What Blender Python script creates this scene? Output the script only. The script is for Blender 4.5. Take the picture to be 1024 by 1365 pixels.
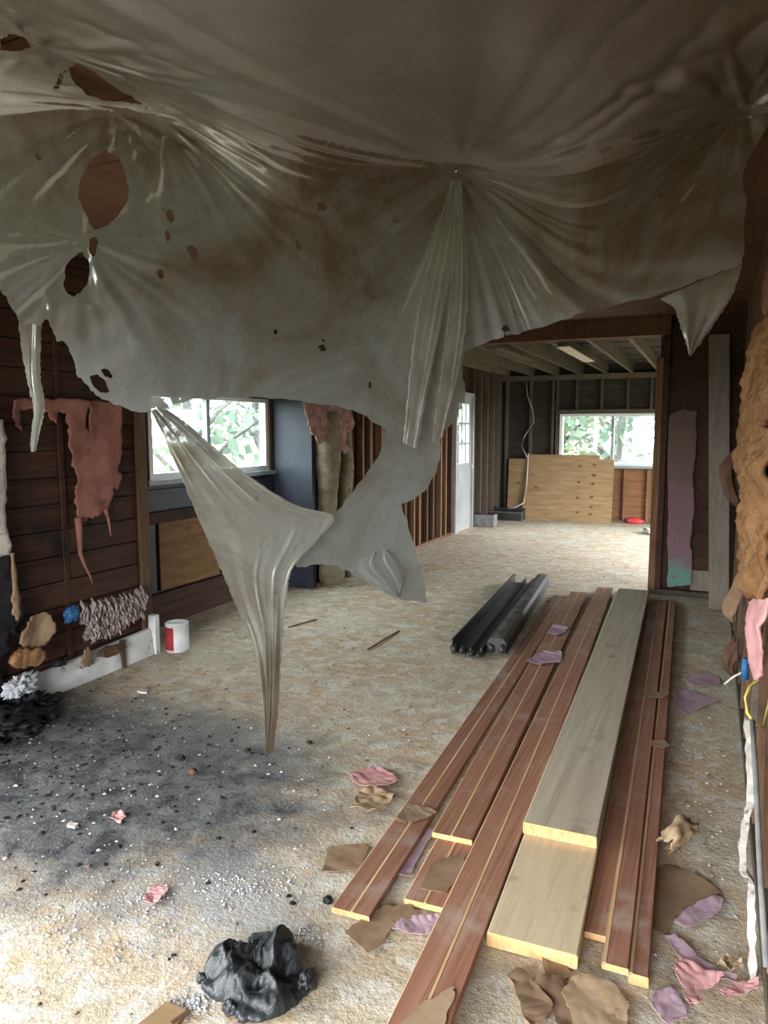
import bpy, bmesh, math, random
import numpy as np
from mathutils import Vector, noise

for o in list(bpy.data.objects):
    bpy.data.objects.remove(o)
scene = bpy.context.scene
col = scene.collection
random.seed(7)
R = random.Random(11)

# ------------------------------------------------------------------ camera
YAW, PITCH = 0.425691, -0.111515
cam_d = bpy.data.cameras.new('camera')
cam_d.sensor_fit = 'VERTICAL'
cam_d.sensor_height = 36.0
cam_d.lens = 36.0 * 960.0 / 1365.0
cam_d.clip_start = 0.02
cam_o = bpy.data.objects.new('camera', cam_d)
cam_o.location = (0, 0, 1.5)
cam_o.rotation_euler = (math.pi / 2 + PITCH, 0, YAW)
col.objects.link(cam_o)
scene.camera = cam_o

# ------------------------------------------------------------------ overcast sky and exposure
world = bpy.data.worlds.new('overcast_sky')
scene.world = world
world.use_nodes = True
bg = world.node_tree.nodes['Background']
bg.inputs[0].default_value = (0.95, 0.98, 1.0, 1)
bg.inputs[1].default_value = 1.0
vs = scene.view_settings
vs.view_transform = 'Standard'
vs.look = 'None'
vs.gamma = 1.0
vs.use_curve_mapping = False
vs.exposure = 4.5

def portal(name, loc, rot, sx, sy):
    """sky portal in a window or an added opening of the house"""
    l = bpy.data.lights.new(name, 'AREA')
    l.shape = 'RECTANGLE'
    l.size, l.size_y = sx, sy
    l.cycles.is_portal = True
    o = bpy.data.objects.new(name, l)
    o.location = loc
    o.rotation_euler = rot
    col.objects.link(o)

H = math.pi / 2
portal('sky_portal_added_left_opening', (-3.52, 0.3, 1.02), (0, -H, 0), 2.0, 1.6)  # side opening out of view, added for light from the left
portal('sky_portal_added_rear_opening', (-1.15, -1.55, 0.97), (H, 0, 0), 2.7, 1.94)  # unseen doorway added to brighten the foreground
portal('sky_portal_bay_window', (-3.93, 5.0, 1.47), (0, -H, 0), 0.68, 1.7)
portal('sky_portal_added_far_side_opening', (1.22, 9.7, 0.95), (0, H, 0), 1.9, 3.0)  # opening out of view, added to light the far room floor
portal('sky_portal_far_window', (-1.57, 12.5, 1.4), (-H, 0, 0), 1.7, 0.9)

# ------------------------------------------------------------------ node material helpers
def new_mat(name):
    m = bpy.data.materials.new(name)
    m.use_nodes = True
    nt = m.node_tree
    return m, nt, nt.nodes['Principled BSDF']

def N(nt, kind, **kw):
    n = nt.nodes.new(kind)
    for k, v in kw.items():
        if k.startswith('i_'):
            n.inputs[k[2:].replace('_', ' ')].default_value = v
        else:
            setattr(n, k, v)
    return n

def ramp(nt, fac, stops):
    r = nt.nodes.new('ShaderNodeValToRGB')
    els = r.color_ramp.elements
    while len(els) > 1:
        els.remove(els[-1])
    els[0].position = stops[0][0]
    els[0].color = (*stops[0][1], 1)
    for p, c in stops[1:]:
        e = els.new(p)
        e.color = (*c, 1)
    nt.links.new(fac, r.inputs[0])
    return r.outputs[0]

def mixc(nt, fac, a, b, mode='MIX'):
    m = nt.nodes.new('ShaderNodeMix')
    m.data_type = 'RGBA'
    m.blend_type = mode
    if isinstance(fac, (int, float)):
        m.inputs[0].default_value = fac
    else:
        nt.links.new(fac, m.inputs[0])
    for sock, v in ((m.inputs[6], a), (m.inputs[7], b)):
        if isinstance(v, tuple):
            sock.default_value = (*v[:3], 1)
        else:
            nt.links.new(v, sock)
    return m.outputs[2]

def mth(nt, op, a, b=None, clamp=False):
    m = nt.nodes.new('ShaderNodeMath')
    m.operation = op
    m.use_clamp = clamp
    for sock, v in ((m.inputs[0], a), (m.inputs[1], b)):
        if v is None:
            continue
        if isinstance(v, (int, float)):
            sock.default_value = v
        else:
            nt.links.new(v, sock)
    return m.outputs[0]

def coords(nt, scale=(1, 1, 1), world_space=False, rot=(0, 0, 0)):
    if world_space:
        src = nt.nodes.new('ShaderNodeNewGeometry').outputs['Position']
    else:
        src = nt.nodes.new('ShaderNodeTexCoord').outputs['Object']
    mp = nt.nodes.new('ShaderNodeMapping')
    mp.inputs['Scale'].default_value = scale
    mp.inputs['Rotation'].default_value = rot
    nt.links.new(src, mp.inputs[0])
    return mp.outputs[0]

def noi(nt, vec, scale, detail=5, rough=0.6, dist=0.0):
    n = nt.nodes.new('ShaderNodeTexNoise')
    n.inputs['Scale'].default_value = scale
    n.inputs['Detail'].default_value = detail
    n.inputs['Roughness'].default_value = rough
    n.inputs['Distortion'].default_value = dist
    nt.links.new(vec, n.inputs['Vector'])
    return n.outputs[0]

def bump(nt, bsdf, h, strength, dist=0.01):
    b = nt.nodes.new('ShaderNodeBump')
    b.inputs['Strength'].default_value = strength
    b.inputs['Distance'].default_value = dist
    nt.links.new(h, b.inputs['Height'])
    nt.links.new(b.outputs[0], bsdf.inputs['Normal'])

def rnd(nt):
    return nt.nodes.new('ShaderNodeObjectInfo').outputs['Random']

def wood(name, dark, mid, light, grain=(30, 1.5, 30), rough=0.75, stain=None, stain_scale=3.0, stain_lo=0.55, bumpy=0.25, vary=0.25):
    """grainy wood: world-position grain stretched along one axis, blotchy stains, a little difference from piece to piece"""
    m, nt, b = new_mat(name)
    v = coords(nt, grain, True)
    g = noi(nt, v, 1.0, 6, 0.65, 0.6)
    c = ramp(nt, g, [(0.28, dark), (0.5, mid), (0.72, light)])
    if stain:
        s = noi(nt, coords(nt, (1, 1, 1), True), stain_scale, 6, 0.65, 0.3)
        f = ramp(nt, s, [(stain_lo, (0, 0, 0)), (min(stain_lo + 0.16, 1), (1, 1, 1))])
        c = mixc(nt, f, c, stain)
    if vary:
        k = mth(nt, 'MULTIPLY_ADD', rnd(nt), vary)
        nt.nodes[-1].inputs[2].default_value = 1 - vary / 2
        hs = nt.nodes.new('ShaderNodeHueSaturation')
        nt.links.new(c, hs.inputs['Color'])
        nt.links.new(k, hs.inputs['Value'])
        c = hs.outputs[0]
    nt.links.new(c, b.inputs['Base Color'])
    b.inputs['Roughness'].default_value = rough
    b.inputs['Specular IOR Level'].default_value = 0.25
    bump(nt, b, g, bumpy, 0.004)
    return m

def mottled(name, a, bcol, scale=8, rough=0.8, bumpy=0.2, spots=None, spot_lo=0.62, spot_scale=20, spec=0.25, bscale=None, bdist=0.006):
    m, nt, b = new_mat(name)
    v = coords(nt, (1, 1, 1), True)
    n = noi(nt, v, scale, 6, 0.65, 0.3)
    c = ramp(nt, n, [(0.35, a), (0.65, bcol)])
    if spots:
        s = noi(nt, v, spot_scale, 4, 0.7)
        c = mixc(nt, ramp(nt, s, [(spot_lo, (0, 0, 0)), (spot_lo + 0.06, (1, 1, 1))]), c, spots)
    nt.links.new(c, b.inputs['Base Color'])
    b.inputs['Roughness'].default_value = rough
    b.inputs['Specular IOR Level'].default_value = spec
    bump(nt, b, noi(nt, v, bscale or scale * 4, 5, 0.6), bumpy, bdist)
    return m

M = {}
M['dark_plank'] = wood('charred_red_plank', (0.022, 0.010, 0.007), (0.050, 0.022, 0.014), (0.088, 0.041, 0.025), (25, 1.5, 25), stain=(0.012, 0.010, 0.010), stain_lo=0.54)
M['ceiling_board'] = wood('brown_ceiling_board', (0.070, 0.032, 0.018), (0.115, 0.056, 0.032), (0.155, 0.082, 0.048), (14, 1.0, 14), stain=(0.03, 0.018, 0.012), stain_lo=0.58)
M['stud_brown'] = wood('brown_stud', (0.055, 0.028, 0.016), (0.105, 0.056, 0.032), (0.17, 0.10, 0.058), (40, 40, 2), stain=(0.05, 0.028, 0.018), stain_lo=0.56, vary=0.5)
M['stud_orange'] = wood('orange_stud', (0.11, 0.055, 0.026), (0.19, 0.10, 0.050), (0.27, 0.155, 0.08), (40, 40, 2), stain=(0.10, 0.05, 0.028), stain_lo=0.6, vary=0.3)
M['stud_grey'] = wood('grey_stud', (0.050, 0.040, 0.031), (0.095, 0.076, 0.058), (0.15, 0.122, 0.095), (40, 2, 40), stain=(0.05, 0.04, 0.033), stain_lo=0.56, vary=0.5)
M['far_sheath'] = wood('grey_brown_sheathing', (0.022, 0.017, 0.014), (0.042, 0.032, 0.026), (0.065, 0.050, 0.040), (2, 20, 20), stain=(0.03, 0.024, 0.02), stain_lo=0.55)
M['far_sheath_orange'] = wood('orange_sheathing', (0.11, 0.048, 0.022), (0.17, 0.082, 0.038), (0.23, 0.12, 0.06), (2, 20, 20))
M['sheath_brown'] = wood('red_brown_sheathing', (0.026, 0.011, 0.007), (0.050, 0.022, 0.013), (0.078, 0.036, 0.021), (20, 2, 20), stain=(0.025, 0.014, 0.011), stain_lo=0.56)
M['plywood'] = wood('clean_plywood', (0.20, 0.125, 0.062), (0.29, 0.19, 0.097), (0.36, 0.25, 0.14), (3, 8, 22), stain=(0.25, 0.15, 0.075), stain_scale=9, stain_lo=0.66, vary=0.1)
M['bay_ply'] = wood('dull_orange_plywood', (0.11, 0.055, 0.018), (0.18, 0.095, 0.032), (0.25, 0.14, 0.055), (20, 3, 20), stain=(0.05, 0.028, 0.015), stain_scale=2, stain_lo=0.58)
M['knot'] = wood('dark_knot', (0.10, 0.05, 0.02), (0.14, 0.07, 0.03), (0.18, 0.10, 0.05), (40, 40, 40))
M['red_board'] = wood('red_siding_wood', (0.20, 0.088, 0.054), (0.31, 0.150, 0.096), (0.41, 0.225, 0.152), (70, 1.2, 70), stain=(0.40, 0.30, 0.235), stain_scale=3.2, stain_lo=0.53, bumpy=0.15, vary=0.25, rough=0.6)
M['raw_edge'] = wood('raw_cut_wood', (0.48, 0.29, 0.13), (0.60, 0.40, 0.21), (0.70, 0.52, 0.32), (60, 3, 60), vary=0.1)
M['raw_orange'] = wood('raw_orange_end_grain', (0.50, 0.26, 0.10), (0.64, 0.38, 0.17), (0.72, 0.50, 0.27), (60, 60, 25), vary=0.1)
M['grey_plank'] = wood('weathered_plank', (0.38, 0.325, 0.24), (0.51, 0.445, 0.335), (0.61, 0.54, 0.415), (35, 1.2, 35), stain=(0.24, 0.205, 0.16), stain_scale=4, stain_lo=0.6, bumpy=0.2, vary=0.0)
M['pale_plank'] = wood('pale_plank', (0.52, 0.41, 0.255), (0.63, 0.51, 0.335), (0.71, 0.595, 0.41), (45, 2.0, 45), stain=(0.36, 0.28, 0.18), stain_scale=6, stain_lo=0.6, vary=0.0)
M['grey_board'] = wood('grey_painted_board', (0.15, 0.122, 0.096), (0.20, 0.165, 0.132), (0.25, 0.21, 0.17), (30, 30, 2), vary=0.0)
M['navy'] = mottled('dark_blue_panel', (0.020, 0.024, 0.034), (0.035, 0.042, 0.056), 3, 0.5, 0.05)
M['white_paint'] = mottled('grubby_white_paint', (0.50, 0.52, 0.52), (0.72, 0.73, 0.72), 6, 0.5, 0.1, (0.16, 0.13, 0.11), 0.62, 9)
M['white_clean'] = mottled('white_door_paint', (0.30, 0.31, 0.315), (0.40, 0.41, 0.41), 3, 0.45, 0.03)
M['window_frame'] = mottled('white_vinyl', (0.62, 0.66, 0.68), (0.74, 0.77, 0.78), 4, 0.4, 0.02)
M['window_grey'] = mottled('grey_sash', (0.20, 0.23, 0.25), (0.28, 0.31, 0.33), 4, 0.4, 0.02)
M['pink_paper'] = mottled('pink_paper', (0.52, 0.25, 0.25), (0.64, 0.36, 0.35), 9, 0.85, 0.15, (0.42, 0.28, 0.22), 0.62, 12)
M['lilac_paper'] = mottled('lilac_paper', (0.36, 0.235, 0.30), (0.50, 0.36, 0.41), 9, 0.85, 0.15, (0.30, 0.20, 0.19), 0.6, 10)
M['wall_pink'] = mottled('brownish_pink_facing', (0.20, 0.085, 0.065), (0.32, 0.145, 0.115), 5, 0.85, 0.25, (0.15, 0.07, 0.045), 0.58, 8)
M['brown_paper'] = mottled('brown_paper', (0.20, 0.125, 0.075), (0.30, 0.20, 0.125), 7, 0.85, 0.2, (0.14, 0.085, 0.055), 0.64, 12)
M['tan_paper'] = mottled('tan_paper', (0.33, 0.23, 0.135), (0.44, 0.32, 0.20), 7, 0.85, 0.2, (0.24, 0.155, 0.09), 0.64, 12)
M['dark_paper'] = mottled('dark_brown_paper', (0.075, 0.038, 0.025), (0.14, 0.072, 0.045), 9, 0.85, 0.3)
M['orange_batt'] = mottled('orange_tan_insulation', (0.19, 0.095, 0.043), (0.31, 0.175, 0.088), 10, 0.95, 0.7, (0.16, 0.08, 0.045), 0.62, 18, spec=0.05, bdist=0.02)
M['green_batt'] = mottled('dull_green_insulation', (0.115, 0.095, 0.060), (0.20, 0.17, 0.115), 8, 0.95, 0.6, (0.08, 0.06, 0.04), 0.62, 14, spec=0.05, bdist=0.02)
M['pink_batt'] = mottled('dirty_pink_insulation', (0.17, 0.085, 0.075), (0.34, 0.20, 0.175), 14, 0.95, 0.7, (0.42, 0.30, 0.26), 0.62, 22, spec=0.05, bdist=0.02)
M['grey_fluff'] = mottled('grey_pink_fluff', (0.20, 0.15, 0.14), (0.52, 0.45, 0.43), 26, 0.95, 0.8, (0.10, 0.075, 0.07), 0.60, 30, spec=0.05, bdist=0.015)
M['yellow_foam'] = mottled('tan_fibre_lump', (0.25, 0.16, 0.075), (0.38, 0.26, 0.13), 12, 0.95, 0.5, spec=0.05)
M['char'] = mottled('charcoal', (0.006, 0.006, 0.007), (0.025, 0.025, 0.030), 18, 0.6, 0.8, (0.12, 0.12, 0.13), 0.68, 40)
M['plaster'] = mottled('white_plaster', (0.45, 0.42, 0.38), (0.62, 0.59, 0.54), 14, 0.9, 0.6, (0.28, 0.23, 0.19), 0.6, 18)
M['ash'] = mottled('pale_ash', (0.36, 0.38, 0.42), (0.58, 0.60, 0.63), 30, 0.95, 0.4)
M['crumb'] = mottled('brown_crumb', (0.10, 0.065, 0.04), (0.22, 0.15, 0.10), 30, 0.95, 0.4)
M['black_plastic'] = mottled('dusty_black_plastic', (0.012, 0.013, 0.013), (0.040, 0.042, 0.040), 6, 0.42, 0.08, (0.10, 0.098, 0.088), 0.66, 10, spec=0.5)
M['black_dusty'] = mottled('dust_coated_black', (0.050, 0.050, 0.045), (0.15, 0.145, 0.13), 7, 0.65, 0.1)
M['concrete'] = mottled('grey_concrete', (0.15, 0.15, 0.145), (0.24, 0.24, 0.235), 14, 0.9, 0.4)
M['metal'] = mottled('tin', (0.45, 0.45, 0.44), (0.60, 0.60, 0.58), 10, 0.35, 0.05, spec=0.5)
M['label_red'] = mottled('red_label', (0.28, 0.025, 0.03), (0.36, 0.04, 0.045), 8, 0.5, 0.02)
M['label_white'] = mottled('white_label', (0.62, 0.63, 0.63), (0.75, 0.76, 0.76), 8, 0.5, 0.02)
M['red_plastic'] = mottled('red_plastic', (0.45, 0.03, 0.035), (0.60, 0.08, 0.08), 8, 0.4, 0.1)
M['blue_plastic'] = mottled('blue_plastic', (0.015, 0.07, 0.18), (0.04, 0.15, 0.34), 8, 0.4, 0.1)
M['yellow_wire'] = mottled('yellow_cable', (0.62, 0.50, 0.10), (0.72, 0.60, 0.18), 8, 0.45, 0.02)
M['white_wire'] = mottled('white_cable', (0.42, 0.38, 0.33), (0.55, 0.50, 0.44), 8, 0.5, 0.02)
M['lawn'] = mottled('pale_lawn', (0.055, 0.062, 0.032), (0.095, 0.098, 0.055), 0.6, 0.95, 0.3, spec=0.05)
M['bark'] = mottled('grey_bark', (0.045, 0.042, 0.040), (0.085, 0.080, 0.078), 5, 0.95, 0.5)

def leaf_mat(name, a, b):
    m, nt, bs = new_mat(name)
    n = noi(nt, coords(nt, (1, 1, 1), True), 1.2, 3)
    c = ramp(nt, n, [(0.35, a), (0.65, b)])
    nt.links.new(c, bs.inputs['Base Color'])
    bs.inputs['Roughness'].default_value = 0.7
    tr = nt.nodes.new('ShaderNodeBsdfTranslucent')
    nt.links.new(c, tr.inputs[0])
    mx = nt.nodes.new('ShaderNodeMixShader')
    mx.inputs[0].default_value = 0.4
    nt.links.new(bs.outputs[0], mx.inputs[1])
    nt.links.new(tr.outputs[0], mx.inputs[2])
    nt.links.new(mx.outputs[0], nt.nodes['Material Output'].inputs[0])
    return m
M['leaf_a'] = leaf_mat('spring_leaf', (0.060, 0.080, 0.040), (0.115, 0.138, 0.075))
M['leaf_b'] = leaf_mat('bluish_leaf', (0.055, 0.080, 0.060), (0.10, 0.132, 0.10))

def glass_mat():
    m, nt, b = new_mat('window_glass')
    nt.nodes.remove(b)
    t = nt.nodes.new('ShaderNodeBsdfTransparent')
    t.inputs[0].default_value = (0.92, 0.97, 0.96, 1)
    g = nt.nodes.new('ShaderNodeBsdfGlossy')
    g.inputs['Roughness'].default_value = 0.03
    mx = nt.nodes.new('ShaderNodeMixShader')
    mx.inputs[0].default_value = 0.06
    nt.links.new(t.outputs[0], mx.inputs[1])
    nt.links.new(g.outputs[0], mx.inputs[2])
    nt.links.new(mx.outputs[0], nt.nodes['Material Output'].inputs[0])
    return m
M['glass'] = glass_mat()

def bag_mat():
    m, nt, b = new_mat('black_bin_bag')
    v = coords(nt, (1, 1, 1), True)
    n = noi(nt, v, 14, 5, 0.6, 1.0)
    nt.links.new(ramp(nt, n, [(0.35, (0.010, 0.012, 0.014)), (0.7, (0.028, 0.034, 0.038))]), b.inputs['Base Color'])
    b.inputs['Roughness'].default_value = 0.38
    b.inputs['Specular IOR Level'].default_value = 0.5
    bump(nt, b, noi(nt, v, 45, 5, 0.6, 1.5), 0.35, 0.01)
    return m
M['bag'] = bag_mat()

def floor_mat():
    m, nt, b = new_mat('dirty_plywood_floor')
    v = coords(nt, (1, 1, 1), True)
    g = noi(nt, coords(nt, (3, 16, 1), True, (0, 0, 0.35)), 1.0, 6, 0.6, 0.8)
    c = ramp(nt, g, [(0.28, (0.40, 0.29, 0.175)), (0.5, (0.53, 0.40, 0.255)), (0.72, (0.62, 0.49, 0.33))])
    # plaster dust trodden over the boards
    d = noi(nt, v, 1.7, 7, 0.72, 0.5)
    c = mixc(nt, ramp(nt, d, [(0.42, (0, 0, 0)), (0.60, (0.8, 0.8, 0.8))]), c, (0.57, 0.525, 0.415))
    d2 = noi(nt, v, 9, 7, 0.75, 0.5)
    c = mixc(nt, ramp(nt, d2, [(0.49, (0, 0, 0)), (0.58, (0.85, 0.85, 0.85))]), c, (0.68, 0.655, 0.58))
    d3 = noi(nt, v, 6, 7, 0.75, 0.8)
    c = mixc(nt, ramp(nt, d3, [(0.52, (0, 0, 0)), (0.66, (0.6, 0.6, 0.6))]), c, (0.25, 0.21, 0.16))
    d5 = noi(nt, v, 23, 6, 0.75, 0.4)
    c = mixc(nt, ramp(nt, d5, [(0.55, (0, 0, 0)), (0.64, (0.5, 0.5, 0.5))]), c, (0.20, 0.17, 0.135))
    d6 = noi(nt, coords(nt, (1.3, 1, 1), True), 31, 6, 0.75, 0.4)
    c = mixc(nt, ramp(nt, d6, [(0.55, (0, 0, 0)), (0.64, (0.5, 0.5, 0.5))]), c, (0.64, 0.61, 0.54))
    d4 = noi(nt, v, 60, 3, 0.7)
    c = mixc(nt, ramp(nt, d4, [(0.62, (0, 0, 0)), (0.70, (0.6, 0.6, 0.6))]), c, (0.16, 0.13, 0.105))
    # the burnt patch beside the left wall
    sp = nt.nodes.new('ShaderNodeSeparateXYZ')
    nt.links.new(v, sp.inputs[0])
    ws = noi(nt, v, 1.6, 6, 0.65)
    def patch(cx, cy, rx, ry, lo, hi):
        ax = mth(nt, 'DIVIDE', mth(nt, 'SUBTRACT', sp.outputs[0], cx), rx)
        ay = mth(nt, 'DIVIDE', mth(nt, 'SUBTRACT', sp.outputs[1], cy), ry)
        rr = mth(nt, 'SQRT', mth(nt, 'ADD', mth(nt, 'MULTIPLY', ax, ax), mth(nt, 'MULTIPLY', ay, ay)))
        w = mth(nt, 'ADD', rr, mth(nt, 'MULTIPLY', mth(nt, 'SUBTRACT', ws, 0.5), 1.5))
        return ramp(nt, w, [(lo, (1, 1, 1)), (hi, (0, 0, 0))])
    fine = ramp(nt, noi(nt, v, 7, 7, 0.75, 0.6), [(0.38, (1, 1, 1)), (0.66, (0.15, 0.15, 0.15))])
    s1 = patch(-2.75, 2.2, 1.9, 1.05, 0.55, 1.2)
    k = mixc(nt, 1.0, s1, fine, 'MULTIPLY')
    c = mixc(nt, s1, c, mixc(nt, fine, (0.25, 0.25, 0.245), (0.045, 0.048, 0.053)))
    s2 = patch(-2.2, 2.9, 0.9, 0.6, 0.1, 1.1)
    c = mixc(nt, mth(nt, 'MULTIPLY', s2, 0.45), c, (0.17, 0.18, 0.17))
    # grey ash smears
    s3 = patch(-1.35, 1.75, 0.45, 0.35, 0.0, 1.0)
    c = mixc(nt, mth(nt, 'MULTIPLY', mth(nt, 'MULTIPLY', s3, fine), 0.6), c, (0.50, 0.52, 0.55))
    nt.links.new(c, b.inputs['Base Color'])
    b.inputs['Roughness'].default_value = 0.85
    b.inputs['Specular IOR Level'].default_value = 0.2
    h = mth(nt, 'ADD', mth(nt, 'MULTIPLY', d2, 0.6), d4)
    bump(nt, b, h, 0.5, 0.010)
    return m
M['floor'] = floor_mat()

def sheet_mat(name, cover, tint, dirt):
    """cloudy polythene: part clear, part scattering, slightly glossy, with brown dirt"""
    m, nt, b = new_mat(name)
    nt.nodes.remove(b)
    v = coords(nt, (1, 1, 1), True)
    n1 = noi(nt, v, 2.2, 7, 0.7, 0.6)
    n2 = noi(nt, v, 11, 6, 0.75, 0.8)
    spz = nt.nodes.new('ShaderNodeSeparateXYZ')
    nt.links.new(v, spz.inputs[0])
    # brown dirt; heavier tint up and right paints in dimmer light and ceiling show-through
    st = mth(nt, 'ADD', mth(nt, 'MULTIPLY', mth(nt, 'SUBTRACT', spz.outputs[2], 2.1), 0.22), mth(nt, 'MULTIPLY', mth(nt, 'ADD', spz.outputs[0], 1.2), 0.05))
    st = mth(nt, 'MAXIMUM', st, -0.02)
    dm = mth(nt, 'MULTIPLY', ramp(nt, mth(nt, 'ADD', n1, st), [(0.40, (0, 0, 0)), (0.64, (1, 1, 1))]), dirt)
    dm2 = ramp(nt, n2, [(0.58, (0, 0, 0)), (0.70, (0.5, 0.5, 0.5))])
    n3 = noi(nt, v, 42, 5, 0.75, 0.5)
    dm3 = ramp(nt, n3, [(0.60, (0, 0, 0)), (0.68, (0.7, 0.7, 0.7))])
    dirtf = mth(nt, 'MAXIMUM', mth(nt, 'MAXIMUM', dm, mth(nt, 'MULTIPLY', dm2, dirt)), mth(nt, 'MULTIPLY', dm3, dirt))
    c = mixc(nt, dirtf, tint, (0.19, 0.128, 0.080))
    df = nt.nodes.new('ShaderNodeBsdfDiffuse')
    tl = nt.nodes.new('ShaderNodeBsdfTranslucent')
    nt.links.new(c, df.inputs[0])
    nt.links.new(c, tl.inputs[0])
    bm_ = nt.nodes.new('ShaderNodeBump')
    bm_.inputs['Strength'].default_value = 0.12
    bm_.inputs['Distance'].default_value = 0.01
    nt.links.new(noi(nt, coords(nt, (22, 22, 7), True), 1.0, 5, 0.6, 1.2), bm_.inputs['Height'])
    sc = nt.nodes.new('ShaderNodeMixShader')
    sc.inputs[0].default_value = 0.78
    nt.links.new(df.outputs[0], sc.inputs[1])
    nt.links.new(tl.outputs[0], sc.inputs[2])
    tp = nt.nodes.new('ShaderNodeBsdfTransparent')
    tp.inputs[0].default_value = (0.93, 0.95, 0.93, 1)
    body = nt.nodes.new('ShaderNodeMixShader')
    cov = mth(nt, 'ADD', cover, mth(nt, 'MULTIPLY', dirtf, 0.08), True)
    nt.links.new(cov, body.inputs[0])
    nt.links.new(tp.outputs[0], body.inputs[1])
    nt.links.new(sc.outputs[0], body.inputs[2])
    gl = nt.nodes.new('ShaderNodeBsdfGlossy')
    gl.inputs['Roughness'].default_value = 0.30
    nt.links.new(bm_.outputs[0], gl.inputs['Normal'])
    fr = nt.nodes.new('ShaderNodeFresnel')
    fr.inputs[0].default_value = 1.45
    nt.links.new(bm_.outputs[0], fr.inputs[1])
    out = nt.nodes.new('ShaderNodeMixShader')
    nt.links.new(mth(nt, 'MULTIPLY', fr.outputs[0], 0.42, True), out.inputs[0])
    nt.links.new(body.outputs[0], out.inputs[1])
    nt.links.new(gl.outputs[0], out.inputs[2])
    nt.links.new(out.outputs[0], nt.nodes['Material Output'].inputs[0])
    return m
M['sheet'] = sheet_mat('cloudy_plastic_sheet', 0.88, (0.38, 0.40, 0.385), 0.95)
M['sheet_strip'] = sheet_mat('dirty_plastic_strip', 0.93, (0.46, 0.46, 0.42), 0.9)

# ------------------------------------------------------------------ mesh helpers
class MB:
    """collects shapes; build() links them as ONE mesh object"""
    def __init__(self):
        self.v, self.f, self.mi = [], [], []
    def add(self, vs, fs, mi=0):
        n = len(self.v)
        self.v += [tuple(p) for p in vs]
        self.f += [tuple(i + n for i in q) for q in fs]
        self.mi += [mi] * len(fs)
        return self
    def box(self, a, b, mi=0):
        (x0, y0, z0), (x1, y1, z1) = a, b
        vs = [(x0, y0, z0), (x1, y0, z0), (x1, y1, z0), (x0, y1, z0), (x0, y0, z1), (x1, y0, z1), (x1, y1, z1), (x0, y1, z1)]
        return self.add(vs, [(3, 2, 1, 0), (4, 5, 6, 7), (0, 1, 5, 4), (1, 2, 6, 5), (2, 3, 7, 6), (3, 0, 4, 7)], mi)
    def hexa(self, lo, hi, mi=0):
        """lo, hi: four corner points each"""
        vs = list(lo) + list(hi)
        return self.add(vs, [(3, 2, 1, 0), (4, 5, 6, 7), (0, 1, 5, 4), (1, 2, 6, 5), (2, 3, 7, 6), (3, 0, 4, 7)], mi)
    def sweep(self, prof, p0, p1, mi=0, end_mi=None):
        """profile (across, up) swept from p0 to p1 along a nearly level line"""
        p0, p1 = Vector(p0), Vector(p1)
        d = (p1 - p0).normalized()
        side = Vector((d.y, -d.x, 0)).normalized()
        up = side.cross(d)
        if up.z < 0:
            up = -up
        n = len(prof)
        vs = [p + side * a + up * h for p in (p0, p1) for a, h in prof]
        self.add(vs, [(i, (i + 1) % n, n + (i + 1) % n, n + i) for i in range(n)], mi)
        e = mi if end_mi is None else end_mi
        self.f += [tuple(len(self.v) - 2 * n + i for i in range(n))[::-1], tuple(len(self.v) - n + i for i in range(n))]
        self.mi += [e, e]
        return self
    def tube(self, pts, r, k=8, mi=0, cap=True):
        pts = [Vector(p) for p in pts]
        rs = r if isinstance(r, (list, tuple)) else [r] * len(pts)
        rings = []
        for i, p in enumerate(pts):
            d = (pts[min(i + 1, len(pts) - 1)] - pts[max(i - 1, 0)]).normalized()
            ref = Vector((0, 0, 1)) if abs(d.z) < 0.9 else Vector((1, 0, 0))
            a = d.cross(ref).normalized()
            b = d.cross(a)
            rings.append([p + (a * math.cos(2 * math.pi * j / k) + b * math.sin(2 * math.pi * j / k)) * rs[i] for j in range(k)])
        vs = [q for ring in rings for q in ring]
        fs = [(i * k + j, i * k + (j + 1) % k, (i + 1) * k + (j + 1) % k, (i + 1) * k + j) for i in range(len(pts) - 1) for j in range(k)]
        if cap:
            fs += [tuple(range(k))[::-1], tuple((len(pts) - 1) * k + j for j in range(k))]
        return self.add(vs, fs, mi)
    def lathe(self, c, prof, k=28, mi=0):
        c = Vector(c)
        vs = [(c.x + r * math.cos(2 * math.pi * j / k), c.y + r * math.sin(2 * math.pi * j / k), c.z + z) for r, z in prof for j in range(k)]
        fs = [(i * k + j, i * k + (j + 1) % k, (i + 1) * k + (j + 1) % k, (i + 1) * k + j) for i in range(len(prof) - 1) for j in range(k)]
        fs += [tuple(range(k))[::-1], tuple((len(prof) - 1) * k + j for j in range(k))]
        return self.add(vs, fs, mi)
    def build(self, name, mats, parent=None, smooth=False, bevel=0.0, origin=None):
        me = bpy.data.meshes.new(name)
        v = self.v
        if origin is not None:
            v = [(p[0] - origin[0], p[1] - origin[1], p[2] - origin[2]) for p in v]
        me.from_pydata(v, [], self.f)
        for m in (mats if isinstance(mats, (list, tuple)) else [mats]):
            me.materials.append(m)
        me.polygons.foreach_set('material_index', self.mi)
        if smooth:
            me.polygons.foreach_set('use_smooth', [True] * len(me.polygons))
        me.update()
        o = bpy.data.objects.new(name, me)
        col.objects.link(o)
        if origin is not None:
            o.location = origin
        if parent is not None:
            o.parent = parent
            if parent.location.length > 0:
                o.location = Vector(origin or (0, 0, 0)) - parent.location
        if bevel:
            b = o.modifiers.new('bevel', 'BEVEL')
            b.width = bevel
            b.segments = 1
            b.limit_method = 'ANGLE'
        return o

def empty(name, loc=(0, 0, 0)):
    o = bpy.data.objects.new(name, None)
    o.location = loc
    col.objects.link(o)
    return o

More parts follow.
